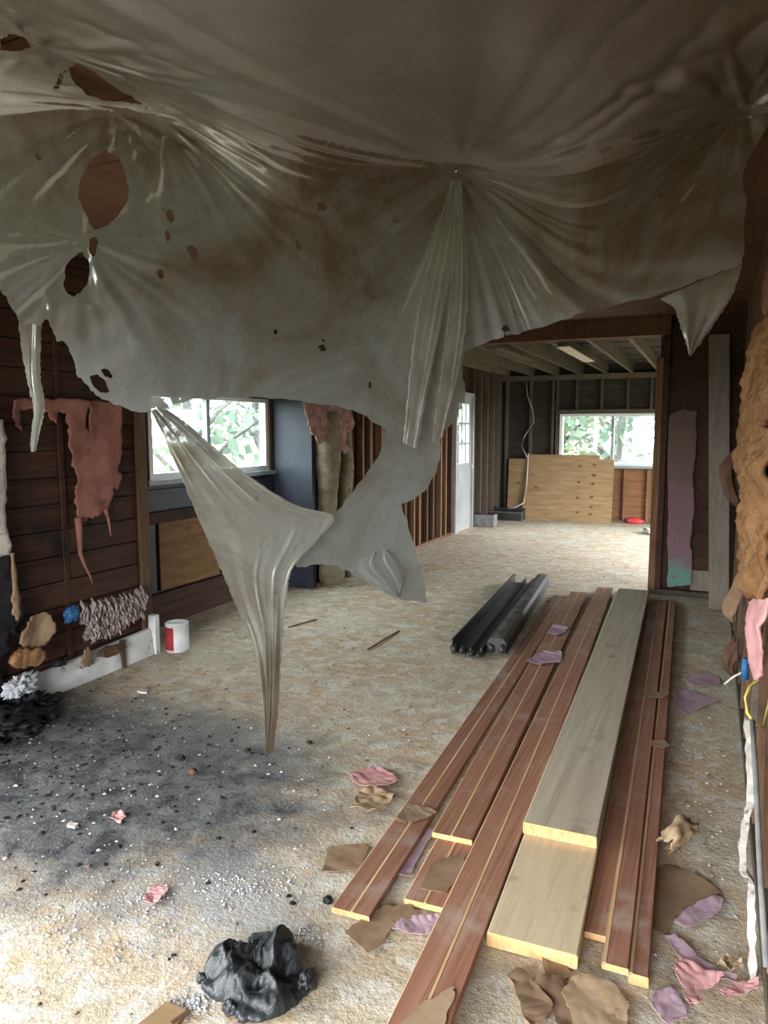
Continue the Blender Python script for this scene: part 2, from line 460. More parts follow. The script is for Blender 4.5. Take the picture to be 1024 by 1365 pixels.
def tag(o, label=None, cat=None, group=None, kind=None):
    for k, v in (('label', label), ('category', cat), ('group', group), ('kind', kind)):
        if v:
            o[k] = v
    return o

def structure(o, label, cat):
    return tag(o, label, cat, kind='structure')

def jag(poly, amp, n=4, seed=0, closed=True):
    """torn edge: points put between the corners and pushed about"""
    r = random.Random(seed)
    out = []
    m = len(poly)
    for i in range(m if closed else m - 1):
        a, b = poly[i], poly[(i + 1) % m]
        out.append(a)
        for j in range(1, n):
            t = j / n
            dx, dy = b[0] - a[0], b[1] - a[1]
            L = math.hypot(dx, dy) + 1e-9
            o = r.uniform(-amp, amp)
            out.append((a[0] + dx * t - dy / L * o, a[1] + dy * t + dx / L * o))
    return out

def inside(P, poly):
    x, y = P[:, 0], P[:, 1]
    res = np.zeros(len(P), bool)
    m = len(poly)
    for i in range(m):
        (x0, y0), (x1, y1) = poly[i], poly[(i + 1) % m]
        if y0 == y1:
            continue
        c = ((y0 > y) != (y1 > y)) & (x < (x1 - x0) * (y - y0) / (y1 - y0) + x0)
        res ^= c
    return res

def nearest_on(P, poly):
    best = np.full(len(P), 1e9)
    Q = P.copy()
    m = len(poly)
    for i in range(m):
        a = np.array(poly[i]); b = np.array(poly[(i + 1) % m])
        d = b - a
        L = (d @ d) + 1e-12
        t = np.clip(((P - a) @ d) / L, 0, 1)
        q = a + t[:, None] * d
        e = ((P - q) ** 2).sum(1)
        k = e < best
        best[k] = e[k]
        Q[k] = q[k]
    return Q, np.sqrt(best)

def ragged(name, outline, fn, cell, mat, parent=None, holes=(), thick=0.0, smooth=True):
    """a torn sheet: fine grid in its own flat (s, t) plane, cut to the outline and holes, then laid out in space by fn"""
    A = np.array(outline)
    lo, hi = A.min(0) - cell, A.max(0) + cell
    ns, nt_ = int((hi[0] - lo[0]) / cell) + 2, int((hi[1] - lo[1]) / cell) + 2
    S, T = np.meshgrid(lo[0] + np.arange(ns) * cell, lo[1] + np.arange(nt_) * cell)
    P = np.stack([S.ravel(), T.ravel()], 1)
    idx = np.arange(ns * nt_).reshape(nt_, ns)
    q = np.stack([idx[:-1, :-1].ravel(), idx[:-1, 1:].ravel(), idx[1:, 1:].ravel(), idx[1:, :-1].ravel()], 1)
    C = P[q].mean(1)
    keep = inside(C, outline)
    for h in holes:
        hb = np.array(h)
        near = ((C > hb.min(0) - cell) & (C < hb.max(0) + cell)).all(1) & keep
        ii = np.where(near)[0]
        keep[ii[inside(C[ii], h)]] = False
    q = q[keep]
    # pull the stair-step border onto the torn edge
    cnt = np.bincount(q.ravel(), minlength=len(P))
    border = np.where((cnt > 0) & (cnt < 4))[0]
    B = P[border]
    Q, dist = nearest_on(B, outline)
    for h in holes:
        Q2, d2 = nearest_on(B, h)
        k = d2 < dist
        Q[k] = Q2[k]; dist[k] = d2[k]
    k = dist < cell * 1.1
    P[border[k]] = Q[k]
    used = np.unique(q)
    remap = np.full(len(P), -1)
    remap[used] = np.arange(len(used))
    X = fn(P[used, 0], P[used, 1])
    q = remap[q]
    me = bpy.data.meshes.new(name)
    me.vertices.add(len(X))
    me.vertices.foreach_set('co', np.ascontiguousarray(X, dtype=np.float32).ravel())
    me.loops.add(q.size)
    me.loops.foreach_set('vertex_index', q.ravel().astype(np.int32))
    me.polygons.add(len(q))
    me.polygons.foreach_set('loop_start', np.arange(0, q.size, 4, dtype=np.int32))
    me.polygons.foreach_set('loop_total', np.full(len(q), 4, dtype=np.int32))
    me.polygons.foreach_set('use_smooth', np.full(len(q), smooth))
    me.materials.append(mat)
    me.update(calc_edges=True)
    o = bpy.data.objects.new(name, me)
    col.objects.link(o)
    if parent is not None:
        o.parent = parent
    if thick:
        s = o.modifiers.new('thickness', 'SOLIDIFY')
        s.thickness = thick
        s.offset = 0
    return o

def waves(a, b, f, seed, n=5):
    """smooth irregular ripple made of a few crossing sines"""
    r = random.Random(seed)
    out = 0
    for i in range(n):
        t = r.uniform(0, math.pi * 2)
        k = f * r.uniform(0.6, 1.9)
        out = out + np.sin(k * (a * math.cos(t) + b * math.sin(t)) + r.uniform(0, 6.28)) * r.uniform(0.5, 1)
    return out / n

def lump(name, c, size, mat, seed, parent=None, amp=0.25, freq=3.0, sub=3, flat=None, rotz=0.0):
    """an uneven lump of loose material resting at its lowest point"""
    bm = bmesh.new()
    bmesh.ops.create_icosphere(bm, subdivisions=sub, radius=1.0)
    off = Vector((seed * 3.1, seed * 1.7, seed * 2.3))
    ca, sa = math.cos(rotz), math.sin(rotz)
    for v in bm.verts:
        p = v.co.copy()
        n = noise.fractal(p * freq * 0.5 + off, 0.8, 2.0, 4)
        p *= 1 + amp * n
        x, y, z = p.x * size[0], p.y * size[1], p.z * size[2]
        if flat is not None:
            z = max(z, -flat * size[2])
        v.co = (x * ca - y * sa, x * sa + y * ca, z)
    me = bpy.data.meshes.new(name)
    bm.to_mesh(me)
    bm.free()
    me.materials.append(mat)
    me.polygons.foreach_set('use_smooth', [True] * len(me.polygons))
    o = bpy.data.objects.new(name, me)
    o.location = c
    col.objects.link(o)
    if parent is not None:
        o.parent = parent
        o.location = Vector(c) - parent.location
    return o

# ================================================================== THE SETTING
fl_ = MB()
nx, ny = 60, 110
X0, X1, Y0, Y1 = -3.95, 1.25, -1.62, 12.6
vs_ = [(X0 + (X1 - X0) * i / nx, Y0 + (Y1 - Y0) * j / ny, 0.004 * (noise.noise(Vector((i * 0.21, j * 0.21, 3))) - 0.6)) for j in range(ny + 1) for i in range(nx + 1)]
fl_.add(vs_, [(j * (nx + 1) + i, j * (nx + 1) + i + 1, (j + 1) * (nx + 1) + i + 1, (j + 1) * (nx + 1) + i) for j in range(ny) for i in range(nx)])
fl_.box((X0, Y0, -0.12), (X1, Y1, -0.01))
floor = fl_.build('floor', M['floor'], smooth=True)
structure(floor, 'dusty plywood subfloor, sooty beside the left wall', 'floor')

# ---- ceiling of the near room: wide brown boards above the plastic; joists of the far room
ceil = MB().box((-3.95, -1.62, 2.56), (0.36, 7.1, 2.60)).box((-3.5, 7.1, 2.64), (1.25, 12.6, 2.68)).build('ceiling', M['ceiling_board'])
structure(ceil, 'dark brown board ceiling with bare joists over the far room', 'ceiling')
yy = -1.60
k = 0
while yy < 7.0:
    w = 0.38
    MB().box((-3.93, yy + 0.004, 2.525 + R.uniform(-0.004, 0.004)), (0.34, min(yy + w, 7.08) - 0.004, 2.562)).build('ceiling_board', M['ceiling_board'], ceil)
    yy += w
for i, x in enumerate([-3.25, -2.83, -2.42, -2.02, -1.62, -1.22, -0.82, -0.42, 0.0, 0.4, 0.8]):
    MB().box((x - 0.022, 7.13, 2.44 + R.uniform(-0.01, 0.01)), (x + 0.022, 12.44, 2.638)).build('joist', M['stud_grey'], ceil)
for y in (7.9, 8.7, 9.5, 10.3, 11.1, 11.9):
    MB().box((-3.44, y, 2.600), (1.2, y + 0.72, 2.642)).build('roof_board', M['far_sheath'], ceil)
MB().box((-1.62, 8.2, 2.425), (-1.48, 10.1, 2.438)).build('pale_lath', M['white_wire'], ceil)
MB().box((-2.28, 8.0, 2.422), (-2.18, 9.6, 2.436)).build('pale_lath', M['stud_grey'], ceil)

# ---- left wall, near part: bare red-brown sheathing planks between two studs
wl = MB().box((-3.56, 2.25, 0.0), (-3.47, 3.76, 2.56)).build('wall_left', M['sheath_brown'])
structure(wl, 'near left wall of bare red-brown sheathing planks', 'wall')
z = 0.02
while z < 2.5:
    h = 0.152
    MB().box((-3.472, 2.27, z + 0.004), (-3.440 + R.uniform(-0.006, 0.006), 3.74, min(z + h, 2.55) - 0.004)).build('plank', M['dark_plank'], wl)
    z += h
for y0, y1, mt in ((2.44, 2.53, 'char'), (3.63, 3.72, 'stud_brown'), (3.02, 3.06, 'dark_plank')):
    MB().box((-3.44, y0, 0.03), ((-3.37 if y0 < 2.5 else -3.415) if mt != 'dark_plank' else -3.43, y1, 2.55)).build('stud', M[mt], wl, bevel=0.004)
MB().box((-3.44, 2.3, 0.0), (-3.416, 3.74, 0.04)).build('bottom_plate', M['stud_brown'], wl)

# ---- bay: dark blue panels and a window set back from the wall
BX = -3.86
bay = MB()
bay.box((BX - 0.07, 3.76, 0.0), (BX, 5.95, 1.13)).box((BX - 0.07, 3.76, 1.800), (BX, 5.95, 2.56))
bay.box((BX - 0.07, 3.76, 1.13), (BX, 4.21, 1.800)).box((BX - 0.07, 5.82, 1.13), (BX, 5.95, 1.800))
bay = bay.build('wall_bay', M['navy'])
structure(bay, 'dark blue bay wall around the left window', 'wall')
MB().box((BX - 0.07, 3.70, 0.0), (-3.56, 3.76, 2.56)).build('return_panel', M['sheath_brown'], bay)
MB().box((BX, 5.88, 0.0), (-3.41, 5.95, 2.56)).build('return_panel', M['navy'], bay)
MB().box((BX + 0.002, 4.28, 0.27), (BX + 0.02, 5.02, 0.80)).build('plywood_panel', M['bay_ply'], bay, bevel=0.003)
MB().box((BX + 0.002, 5.06, 0.27), (BX + 0.02, 5.80, 0.80)).build('plywood_panel', M['bay_ply'], bay, bevel=0.003)
MB().box((BX + 0.002, 4.0, 0.80), (BX + 0.05, 5.86, 0.89)).build('rail', M['sheath_brown'], bay, bevel=0.003)
MB().box((BX + 0.002, 3.98, 0.90), (BX + 0.035, 5.86, 1.06)).build('rail', M['navy'], bay, bevel=0.003)
MB().box((BX + 0.002, 3.98, 0.17), (BX + 0.06, 5.86, 0.26)).build('rail', M['sheath_brown'], bay, bevel=0.003)
MB().box((BX + 0.002, 3.98, 0.0), (BX + 0.04, 5.86, 0.165)).build('base_board', M['sheath_brown'], bay, bevel=0.003)
MB().box((BX + 0.002, 3.98, 0.0), (BX + 0.07, 4.06, 1.06)).build('stud', M['stud_brown'], bay, bevel=0.003)

w1 = MB()
f0 = BX - 0.05
for a, b in (((f0, 4.21, 1.13), (BX + 0.015, 4.25, 1.800)), ((f0, 5.77, 1.13), (BX + 0.015, 5.82, 1.800)), ((f0, 4.25, 1.13), (BX + 0.015, 5.77, 1.18)), ((f0, 4.25, 1.765), (BX + 0.015, 5.77, 1.800))):
    w1.box(a, b)
w1 = w1.build('window_1', M['window_frame'])
structure(w1, 'white two-pane window in the left bay', 'window')
MB().box((f0, 4.92, 1.18), (BX, 4.965, 1.765)).build('mullion', M['window_grey'], w1)
MB().box((f0 + 0.02, 4.25, 1.18), (f0 + 0.026, 4.92, 1.765)).build('pane', M['glass'], w1)
MB().box((f0 + 0.02, 4.965, 1.18), (f0 + 0.026, 5.77, 1.765)).build('pane', M['glass'], w1)
MB().box((BX - 0.02, 4.15, 1.095), (BX + 0.06, 5.88, 1.132)).build('window_sill', M['window_grey'], w1)
MB().box((BX + 0.001, 5.82, 1.135), (BX + 0.03, 5.868, 1.840)).build('wood_casing', M['stud_brown'], w1)

# ---- left wall, middle and far part: brown sheathing behind rows of studs
wm = MB().box((-3.56, 5.95, 0.0), (-3.47, 10.0, 2.64)).box((-3.56, 10.86, 0.0), (-3.47, 12.6, 2.64)).box((-3.56, 10.0, 2.08), (-3.47, 10.86, 2.64)).build('wall_left_beyond', M['sheath_brown'])
structure(wm, 'stripped left wall of close brown studs beyond the bay', 'wall')
y = 6.62
i = 0
while y < 9.98:
    mt = ('stud_orange', 'stud_brown', 'stud_brown', 'stud_orange')[i % 4]
    MB().box((-3.47, y, 0.04), (-3.385 + R.uniform(-0.008, 0.008), y + 0.045, 2.5)).build('stud', M[mt], wm)
    y += 0.21 if i % 2 else 0.28
    i += 1
for y in (10.88, 11.25, 11.62, 12.0, 12.3):
    MB().box((-3.47, y, 0.04), (-3.385, y + 0.045, 2.5)).build('stud', M['stud_grey'], wm)
MB().box((-3.47, 5.96, 0.0), (-3.385, 9.99, 0.04)).build('bottom_plate', M['stud_brown'], wm)
MB().box((-3.47, 10.87, 0.0), (-3.385, 12.44, 0.04)).build('bottom_plate', M['stud_grey'], wm)
MB().box((-3.47, 5.96, 2.5), (-3.385, 12.44, 2.56)).build('top_plate', M['stud_grey'], wm)
z = 0.05
while z < 2.4:
    MB().box((-3.474, 5.97, z + 0.003), (-3.462, 9.98, z + 0.197)).build('plank', M['sheath_brown'], wm)
    z += 0.2

# ---- white half-glazed door in the far left wall
d1 = MB()
dx0, dx1 = -3.46, -3.415
d1.box((dx0, 10.05, 0.01), (dx1, 10.81, 1.02)).box((dx0, 10.05, 1.92), (dx1, 10.81, 2.03)).box((dx0, 10.05, 1.02), (dx1, 10.16, 1.92)).box((dx0, 10.70, 1.02), (dx1, 10.81, 1.92))
d1 = d1.build('door_1', M['white_clean'])
structure(d1, 'white exterior door with small panes in the far left wall', 'door')
for a, b in (((-3.47, 10.0, 0.0), (-3.38, 10.05, 2.08)), ((-3.47, 10.81, 0.0), (-3.38, 10.86, 2.08)), ((-3.47, 10.05, 2.03), (-3.38, 10.81, 2.08))):
    MB().box(a, b).build('door_jamb', M['white_clean'], d1)
for zz in (1.32, 1.62):
    MB().box((dx0 + 0.01, 10.16, zz - 0.012), (dx1, 10.70, zz + 0.012)).build('muntin', M['white_clean'], d1)
for yy in (10.34, 10.52):
    MB().box((dx0 + 0.01, yy - 0.012, 1.02), (dx1, yy + 0.012, 1.92)).build('muntin', M['white_clean'], d1)
for za, zb in ((1.02, 1.308), (1.332, 1.608), (1.632, 1.92)):
    for ya, yb in ((10.16, 10.328), (10.352, 10.508), (10.532, 10.70)):
        MB().box((dx0 + 0.018, ya, za), (dx0 + 0.024, yb, zb)).build('pane', M['glass'], d1)
for za, zb in ((0.12, 0.48), (0.56, 0.92)):
    MB().box((dx1, 10.18, za), (dx1 + 0.006, 10.68, zb)).build('door_panel', M['white_clean'], d1, bevel=0.004)
MB().tube([(dx1, 10.75, 0.96), (dx1 + 0.05, 10.75, 0.96)], [0.012, 0.026], 10).build('door_knob', M['metal'], d1)

# ---- far wall: grey sheathing, studs, plates and a sliding window
wf = MB()
wf.box((-3.56, 12.45, 0.0), (1.25, 12.56, 0.94)).box((-3.56, 12.45, 1.79), (1.25, 12.56, 2.64)).box((-3.56, 12.45, 0.94), (-2.36, 12.56, 1.79)).box((-0.79, 12.45, 0.94), (1.25, 12.56, 1.79))
wf = wf.build('wall_far', M['far_sheath'])
structure(wf, 'far wall of open grey studs around a sliding window', 'wall')
for x in (-3.38, -3.27, -2.85, -2.47, -2.40):
    MB().box((x - 0.02, 12.36, 0.04), (x + 0.02, 12.45, 2.36)).build('stud', M['stud_grey'], wf)
for x in (-2.08, -1.68, -1.27, -0.91, -0.74):
    MB().box((x - 0.02, 12.36, 1.86), (x + 0.02, 12.45, 2.36)).build('cripple_stud', M['stud_grey'], wf)
for x in (-1.95, -1.68, -1.27, -0.91):
    MB().box((x - 0.02, 12.36, 0.04), (x + 0.02, 12.45, 0.88)).build('cripple_stud', M['stud_orange'], wf)
MB().box((-0.76, 12.36, 0.04), (-0.72, 12.45, 2.36)).build('stud', M['stud_orange'], wf)
MB().box((-2.38, 12.435, 0.04), (-0.76, 12.452, 0.90)).build('orange_sheathing', M['far_sheath_orange'], wf)
MB().box((-3.46, 12.35, 2.36), (1.2, 12.45, 2.44)).build('top_plate', M['stud_grey'], wf)
MB().box((-3.46, 12.35, 0.0), (1.2, 12.45, 0.04)).build('bottom_plate', M['stud_grey'], wf)
MB().box((-2.38, 12.355, 1.80), (-0.76, 12.45, 1.86)).build('window_header', M['stud_grey'], wf)

w2 = MB()
for a, b in (((-2.36, 12.40, 0.94), (-2.31, 12.52, 1.79)), ((-0.83, 12.40, 0.94), (-0.79, 12.52, 1.79)), ((-2.31, 12.40, 0.94), (-0.83, 12.52, 0.99)), ((-2.31, 12.40, 1.745), (-0.83, 12.52, 1.79))):
    w2.box(a, b)
w2 = w2.build('window_2', M['window_frame'])
structure(w2, 'white sliding window in the far wall', 'window')
MB().box((-1.52, 12.42, 0.99), (-1.475, 12.50, 1.745)).build('mullion', M['window_grey'], w2)
MB().box((-2.31, 12.45, 0.99), (-1.52, 12.456, 1.745)).build('pane', M['glass'], w2)
MB().box((-1.475, 12.47, 0.99), (-0.83, 12.476, 1.745)).build('pane', M['glass'], w2)
MB().box((-2.40, 12.33, 0.90), (-0.76, 12.40, 0.94)).build('window_sill', M['window_grey'], w2)

# ---- partition right of the opening, header over the opening
wp = MB().box((-0.46, 7.10, 0.0), (1.25, 7.16, 2.56)).build('wall_partition', M['sheath_brown'])
structure(wp, 'brown boarded partition right of the wide opening', 'wall')
MB().box((-0.485, 7.03, 0.0), (-0.425, 7.17, 2.16)).build('jack_stud', M['stud_orange'], wp, bevel=0.003)
MB().box((-0.425, 7.03, 0.0), (-0.375, 7.10, 2.52)).build('king_stud', M['sheath_brown'], wp, bevel=0.003)
z = 0.12
while z < 2.5:
    MB().box((-0.375, 7.082, z + 0.003), (0.34, 7.10 + R.uniform(-0.003, 0.0), min(z + 0.235, 2.55) - 0.003)).build('plank', M['sheath_brown'], wp)
    z += 0.235
MB().box((-0.42, 7.0, 0.0), (0.34, 7.08, 0.05)).build('bottom_plate', M['stud_grey'], wp, bevel=0.003)
MB().box((-0.12, 7.062, 0.055), (0.10, 7.08, 0.24)).build('bare_patch', M['grey_board'], wp)
hd = MB().box((-3.46, 7.02, 2.36), (-0.375, 7.14, 2.56)).build('header', M['ceiling_board'], wp, bevel=0.004)
# ragged remnant of painted wallboard: lilac with a teal foot
def on_partition(a, b):
    return np.stack([a, np.full_like(a, 7.045) + 0.010 * waves(a, b, 14, 5), b], 1)
def strip_mat():
    m, nt, b = new_mat('peeling_lilac_paint')
    v = coords(nt, (1, 1, 1), True)
    sp = nt.nodes.new('ShaderNodeSeparateXYZ')
    nt.links.new(v, sp.inputs[0])
    n = noi(nt, v, 7, 6, 0.7, 0.4)
    zz = mth(nt, 'ADD', sp.outputs[2], mth(nt, 'MULTIPLY', mth(nt, 'SUBTRACT', n, 0.5), 0.5))
    mr = nt.nodes.new('ShaderNodeMapRange')
    mr.inputs[1].default_value, mr.inputs[2].default_value = 0.0, 2.0
    nt.links.new(zz, mr.inputs[0])
    c = ramp(nt, mr.outputs[0], [(0.085, (0.12, 0.23, 0.20)), (0.12, (0.12, 0.23, 0.20)), (0.17, (0.20, 0.11, 0.13)), (0.50, (0.18, 0.095, 0.11)), (0.58, (0.14, 0.085, 0.068)), (0.9, (0.10, 0.062, 0.045))])
    c = mixc(nt, ramp(nt, noi(nt, v, 16, 5, 0.7), [(0.58, (0, 0, 0)), (0.66, (0.8, 0.8, 0.8))]), c, (0.12, 0.075, 0.055))
    nt.links.new(c, b.inputs['Base Color'])
    b.inputs['Roughness'].default_value = 0.8
    return m
M['lilac_strip'] = strip_mat()
ragged('paint_remnant', jag([(-0.359, 1.655), (-0.242, 1.7), (-0.13, 1.679), (-0.127, 1.333), (-0.14, 1.064), (-0.115, 0.793), (-0.135, 0.518), (-0.115, 0.347), (-0.116, 0.104), (-0.313, 0.072), (-0.328, 0.436), (-0.336, 0.783), (-0.359, 1.195)], 0.008, 5, 3), on_partition, 0.012, M['lilac_strip'], wp, thick=0.012)

# ---- right wall: studs against dark boards; only its far stretch is in view
wr = MB().box((0.30, -1.61, 0.0), (0.36, 7.1, 2.56)).build('wall_right', M['sheath_brown'])
structure(wr, 'gutted right wall of studs with torn insulation', 'wall')
for y, mt in ((1.2, 'stud_brown'), (1.62, 'stud_brown'), (2.05, 'red_board'), (2.46, 'stud_brown'), (2.87, 'stud_brown'), (3.28, 'stud_grey'), (3.69, 'stud_brown'), (4.1, 'stud_brown'), (4.51, 'stud_grey'), (4.92, 'stud_brown'), (5.33, 'stud_brown'), (5.74, 'stud_brown'), (6.15, 'stud_brown')):
    MB().box((0.20, y, 0.05), (0.30, y + 0.045, 2.5)).build('stud', M[mt], wr, bevel=0.003)
MB().box((0.195, 1.0, 0.0), (0.30, 7.0, 0.05)).build('bottom_plate', M['stud_grey'], wr)
z = 0.06
while z < 2.45:
    MB().box((0.285, 1.0, z + 0.003), (0.302, 7.05, z + 0.197)).build('plank', M['dark_plank'], wr)
    z += 0.2

# ---- white painted foot board along the left wall, broken at one end
tr = MB()
tr.hexa([(-3.41, 2.62, 0.0), (-3.34, 2.62, 0.0), (-3.36, 3.66, 0.0), (-3.41, 3.66, 0.0)], [(-3.412, 2.70, 0.14), (-3.385, 2.70, 0.135), (-3.385, 3.66, 0.18), (-3.412, 3.66, 0.185)])
tr = tr.build('trim_1', M['white_paint'], bevel=0.004)
structure(tr, 'grubby white base board along the left wall', 'trim')
MB().box((-3.412, 3.665, 0.0), (-3.35, 3.71, 0.27)).build('end_block', M['white_paint'], tr, bevel=0.004)
MB().box((-3.37, 3.36, 0.0), (-3.345, 3.39, 0.18)).build('nailed_strip', M['stud_grey'], tr)

# ---- unseen left, rear and far-right walls; their openings are added to let in daylight
MB2 = MB().box((-3.56, -1.51, 0), (-3.44, -0.5, 2.56)).box((-3.56, 1.1, 0), (-3.44, 2.25, 2.56)).box((-3.56, -0.5, 2.03), (-3.44, 1.1, 2.56))
p_ = MB2.build('wall_left_near', M['sheath_brown'])
structure(p_, 'left wall around an added wide side opening next to the viewpoint', 'wall')
p_ = MB().box((-3.56, -1.61, 0), (-2.5, -1.51, 2.56)).box((0.2, -1.61, 0), (0.36, -1.51, 2.56)).box((-2.5, -1.61, 1.95), (0.2, -1.51, 2.56)).build('wall_near', M['sheath_brown'])
structure(p_, 'rear wall around an added wide doorway behind the viewpoint', 'wall')
p_ = MB().box((1.19, 7.16, 0.0), (1.25, 8.2, 2.64)).box((1.19, 11.2, 0.0), (1.25, 12.45, 2.64)).box((1.19, 8.2, 1.9), (1.25, 11.2, 2.64)).build('wall_far_right', M['far_sheath'])
structure(p_, 'right wall of the far room around an added wide opening', 'wall')

# ================================================================== OUTSIDE
gd = MB()
gd.add([(-90, -60, -0.5), (60, -60, -0.5), (60, 110, -0.5), (-90, 110, -0.5)], [(0, 1, 2, 3)])
gd = gd.build('lawn', M['lawn'])
structure(gd, 'pale grass outside the windows', 'ground')

def tree(x, y, h, r, label, leaf, seed, n=1500, trunk=0.14, fork=True):
    rr = random.Random(seed)
    root = empty('tree', (x, y, -0.5))
    tag(root, label, 'tree', 'trees outside the windows')
    t = MB()
    tips = []
    p = [(x + rr.uniform(-.1, .1) * i, y, -0.5 + h * 0.6 * i / 4) for i in range(5)]
    t.tube(p, [trunk * (1 - 0.14 * i) for i in range(5)], 7)
    for b in range(7):
        z0 = h * rr.uniform(0.12, 0.55)
        a = rr.uniform(0, 6.28)
        L = r * rr.uniform(0.5, 0.95)
        q = [(x, y, z0 - 0.5), (x + math.cos(a) * L * 0.5, y + math.sin(a) * L * 0.5, z0 + L * 0.5 - 0.5), (x + math.cos(a) * L, y + math.sin(a) * L, z0 + L * 0.8 - 0.5)]
        t.tube(q, [trunk * 0.45, trunk * 0.3, trunk * 0.12], 5)
    t.build('trunk', M['bark'], root, True, origin=(x, y, -0.5))
    c = MB()
    for i in range(n):
        a, e = rr.uniform(0, 6.28), math.acos(rr.uniform(-1, 1))
        q = rr.uniform(0.35, 1) ** 0.5
        cx = x + math.cos(a) * math.sin(e) * r * q
        cy = y + math.sin(a) * math.sin(e) * r * q
        cz = -0.5 + h * 0.56 + math.cos(e) * h * 0.44 * q
        s = rr.uniform(0.09, 0.2)
        u = Vector((rr.uniform(-1, 1), rr.uniform(-1, 1), rr.uniform(-1, 1))).normalized() * s
        w = u.cross(Vector((rr.uniform(-1, 1), rr.uniform(-1, 1), rr.uniform(-1, 1)))).normalized() * s * 0.6
        o_ = Vector((cx, cy, cz))
        c.add([o_ - u, o_ + w, o_ + u, o_ - w], [(0, 1, 2, 3)])
    tag(c.build('foliage', leaf, root, origin=(x, y, -0.5)), kind='stuff')

tree(-9.5, 11.6, 6.0, 2.0, 'airy green tree outside the left half of the bay window', M['leaf_b'], 1, 500)
tree(-12.5, 18.5, 7.5, 2.8, 'larger green tree outside the right half of the bay window', M['leaf_b'], 2, 900)
tree(-20.5, 25.0, 9.0, 4.2, 'distant leafy tree behind the bay window trees', M['leaf_a'], 3, 1300)
tree(-4.6, 24.0, 6.5, 2.2, 'bushy light green tree outside the left far pane', M['leaf_a'], 4, 1500)
tree(-2.3, 19.5, 6.5, 1.5, 'thin grey-barked tree outside the right far pane', M['leaf_b'], 5, 500, 0.16)
tree(-1.9, 29.5, 7.5, 2.6, 'pale tree further back outside the right far pane', M['leaf_b'], 6, 800, 0.16)
tree(-9.0, 27.0, 8.0, 3.2, 'green tree glimpsed through the small panes of the white door', M['leaf_a'], 7, 1200)

# ================================================================== THE PLASTIC SHEET
# <sheet>
_SX = [-3.4, -2.4, -1.62, -0.82, 0.07, 0.45]
_SY = [1.28, 1.50, 1.80, 2.41, 2.59, 2.62]
_GX = [-3.4, -2.3, -1.69, -1.57, -1.15, -0.82, -0.40, 0.07, 0.45]
_GZ = [0.02, 0.10, 0.0, 0.0, 0.17, 0.09, 0.17, 0.0, 0.03]
_WX = [-3.4, -2.3, -1.63, -1.15, -0.82, -0.40, 0.07, 0.45]
_WZ = [0.05, 0.10, 0.03, 0.12, 0.035, 0.10, 0.03, 0.05]
def _smooth(x, xs, ys):
    xs, ys = np.array(xs), np.array(ys)
    m = np.gradient(ys, xs)
    i = np.clip(np.searchsorted(xs, x) - 1, 0, len(xs) - 2)
    h = xs[i + 1] - xs[i]
    t = np.clip((x - xs[i]) / h, 0, 1)
    return (2*t**3 - 3*t**2 + 1) * ys[i] + (t**3 - 2*t**2 + t) * h * m[i] + (-2*t**3 + 3*t**2) * ys[i+1] + (t**3 - t**2) * h * m[i+1]
def sheet_y(x):
    return _smooth(np.asarray(x, float), _SX, _SY)
_PINS = [(-1.69, 0.0, 0.006, 0.10, 1.3, 0.0), (-1.57, 0.02, 0.008, 0.12, 0.4, 0.9), (-0.82, 0.02, 0.017, 0.40, 2.2, 0.3), (0.05, -0.05, 0.009, 0.16, 4.0, 3.5), (-1.76, 0.40, 0.006, 0.10, 5.0, 0.0), (-1.577, -0.43, 0.007, 0.11, 2.7, 2.4)]
_CREASES = [(-0.721, 0.186, -0.561, 0.23, 0.013), (-0.698, 0.242, -0.635, 0.29, 0.010), (-0.61, 0.332, -0.557, 0.37, 0.011), (-0.55, 0.308, -0.505, 0.36, 0.011), (-0.531, 0.376, -0.454, 0.404, 0.010), (-1.265, -0.183, -1.2, -0.188, 0.010), (-1.414, 0.163, -1.377, 0.208, 0.008), (-1.898, -0.02, -1.78, -0.01, 0.010), (-1.873, 0.511, -1.848, 0.605, 0.009), (-1.786, 0.56, -1.745, 0.615, 0.008), (-1.335, 0.62, -1.32, 0.74, 0.008), (-1.265, 0.62, -1.255, 0.72, 0.007), (-1.30, 0.60, -1.29, 0.73, 0.006), (-1.6, 0.10, -1.50, 0.16, 0.007), (-1.57, 0.12, -1.49, 0.20, 0.006)]
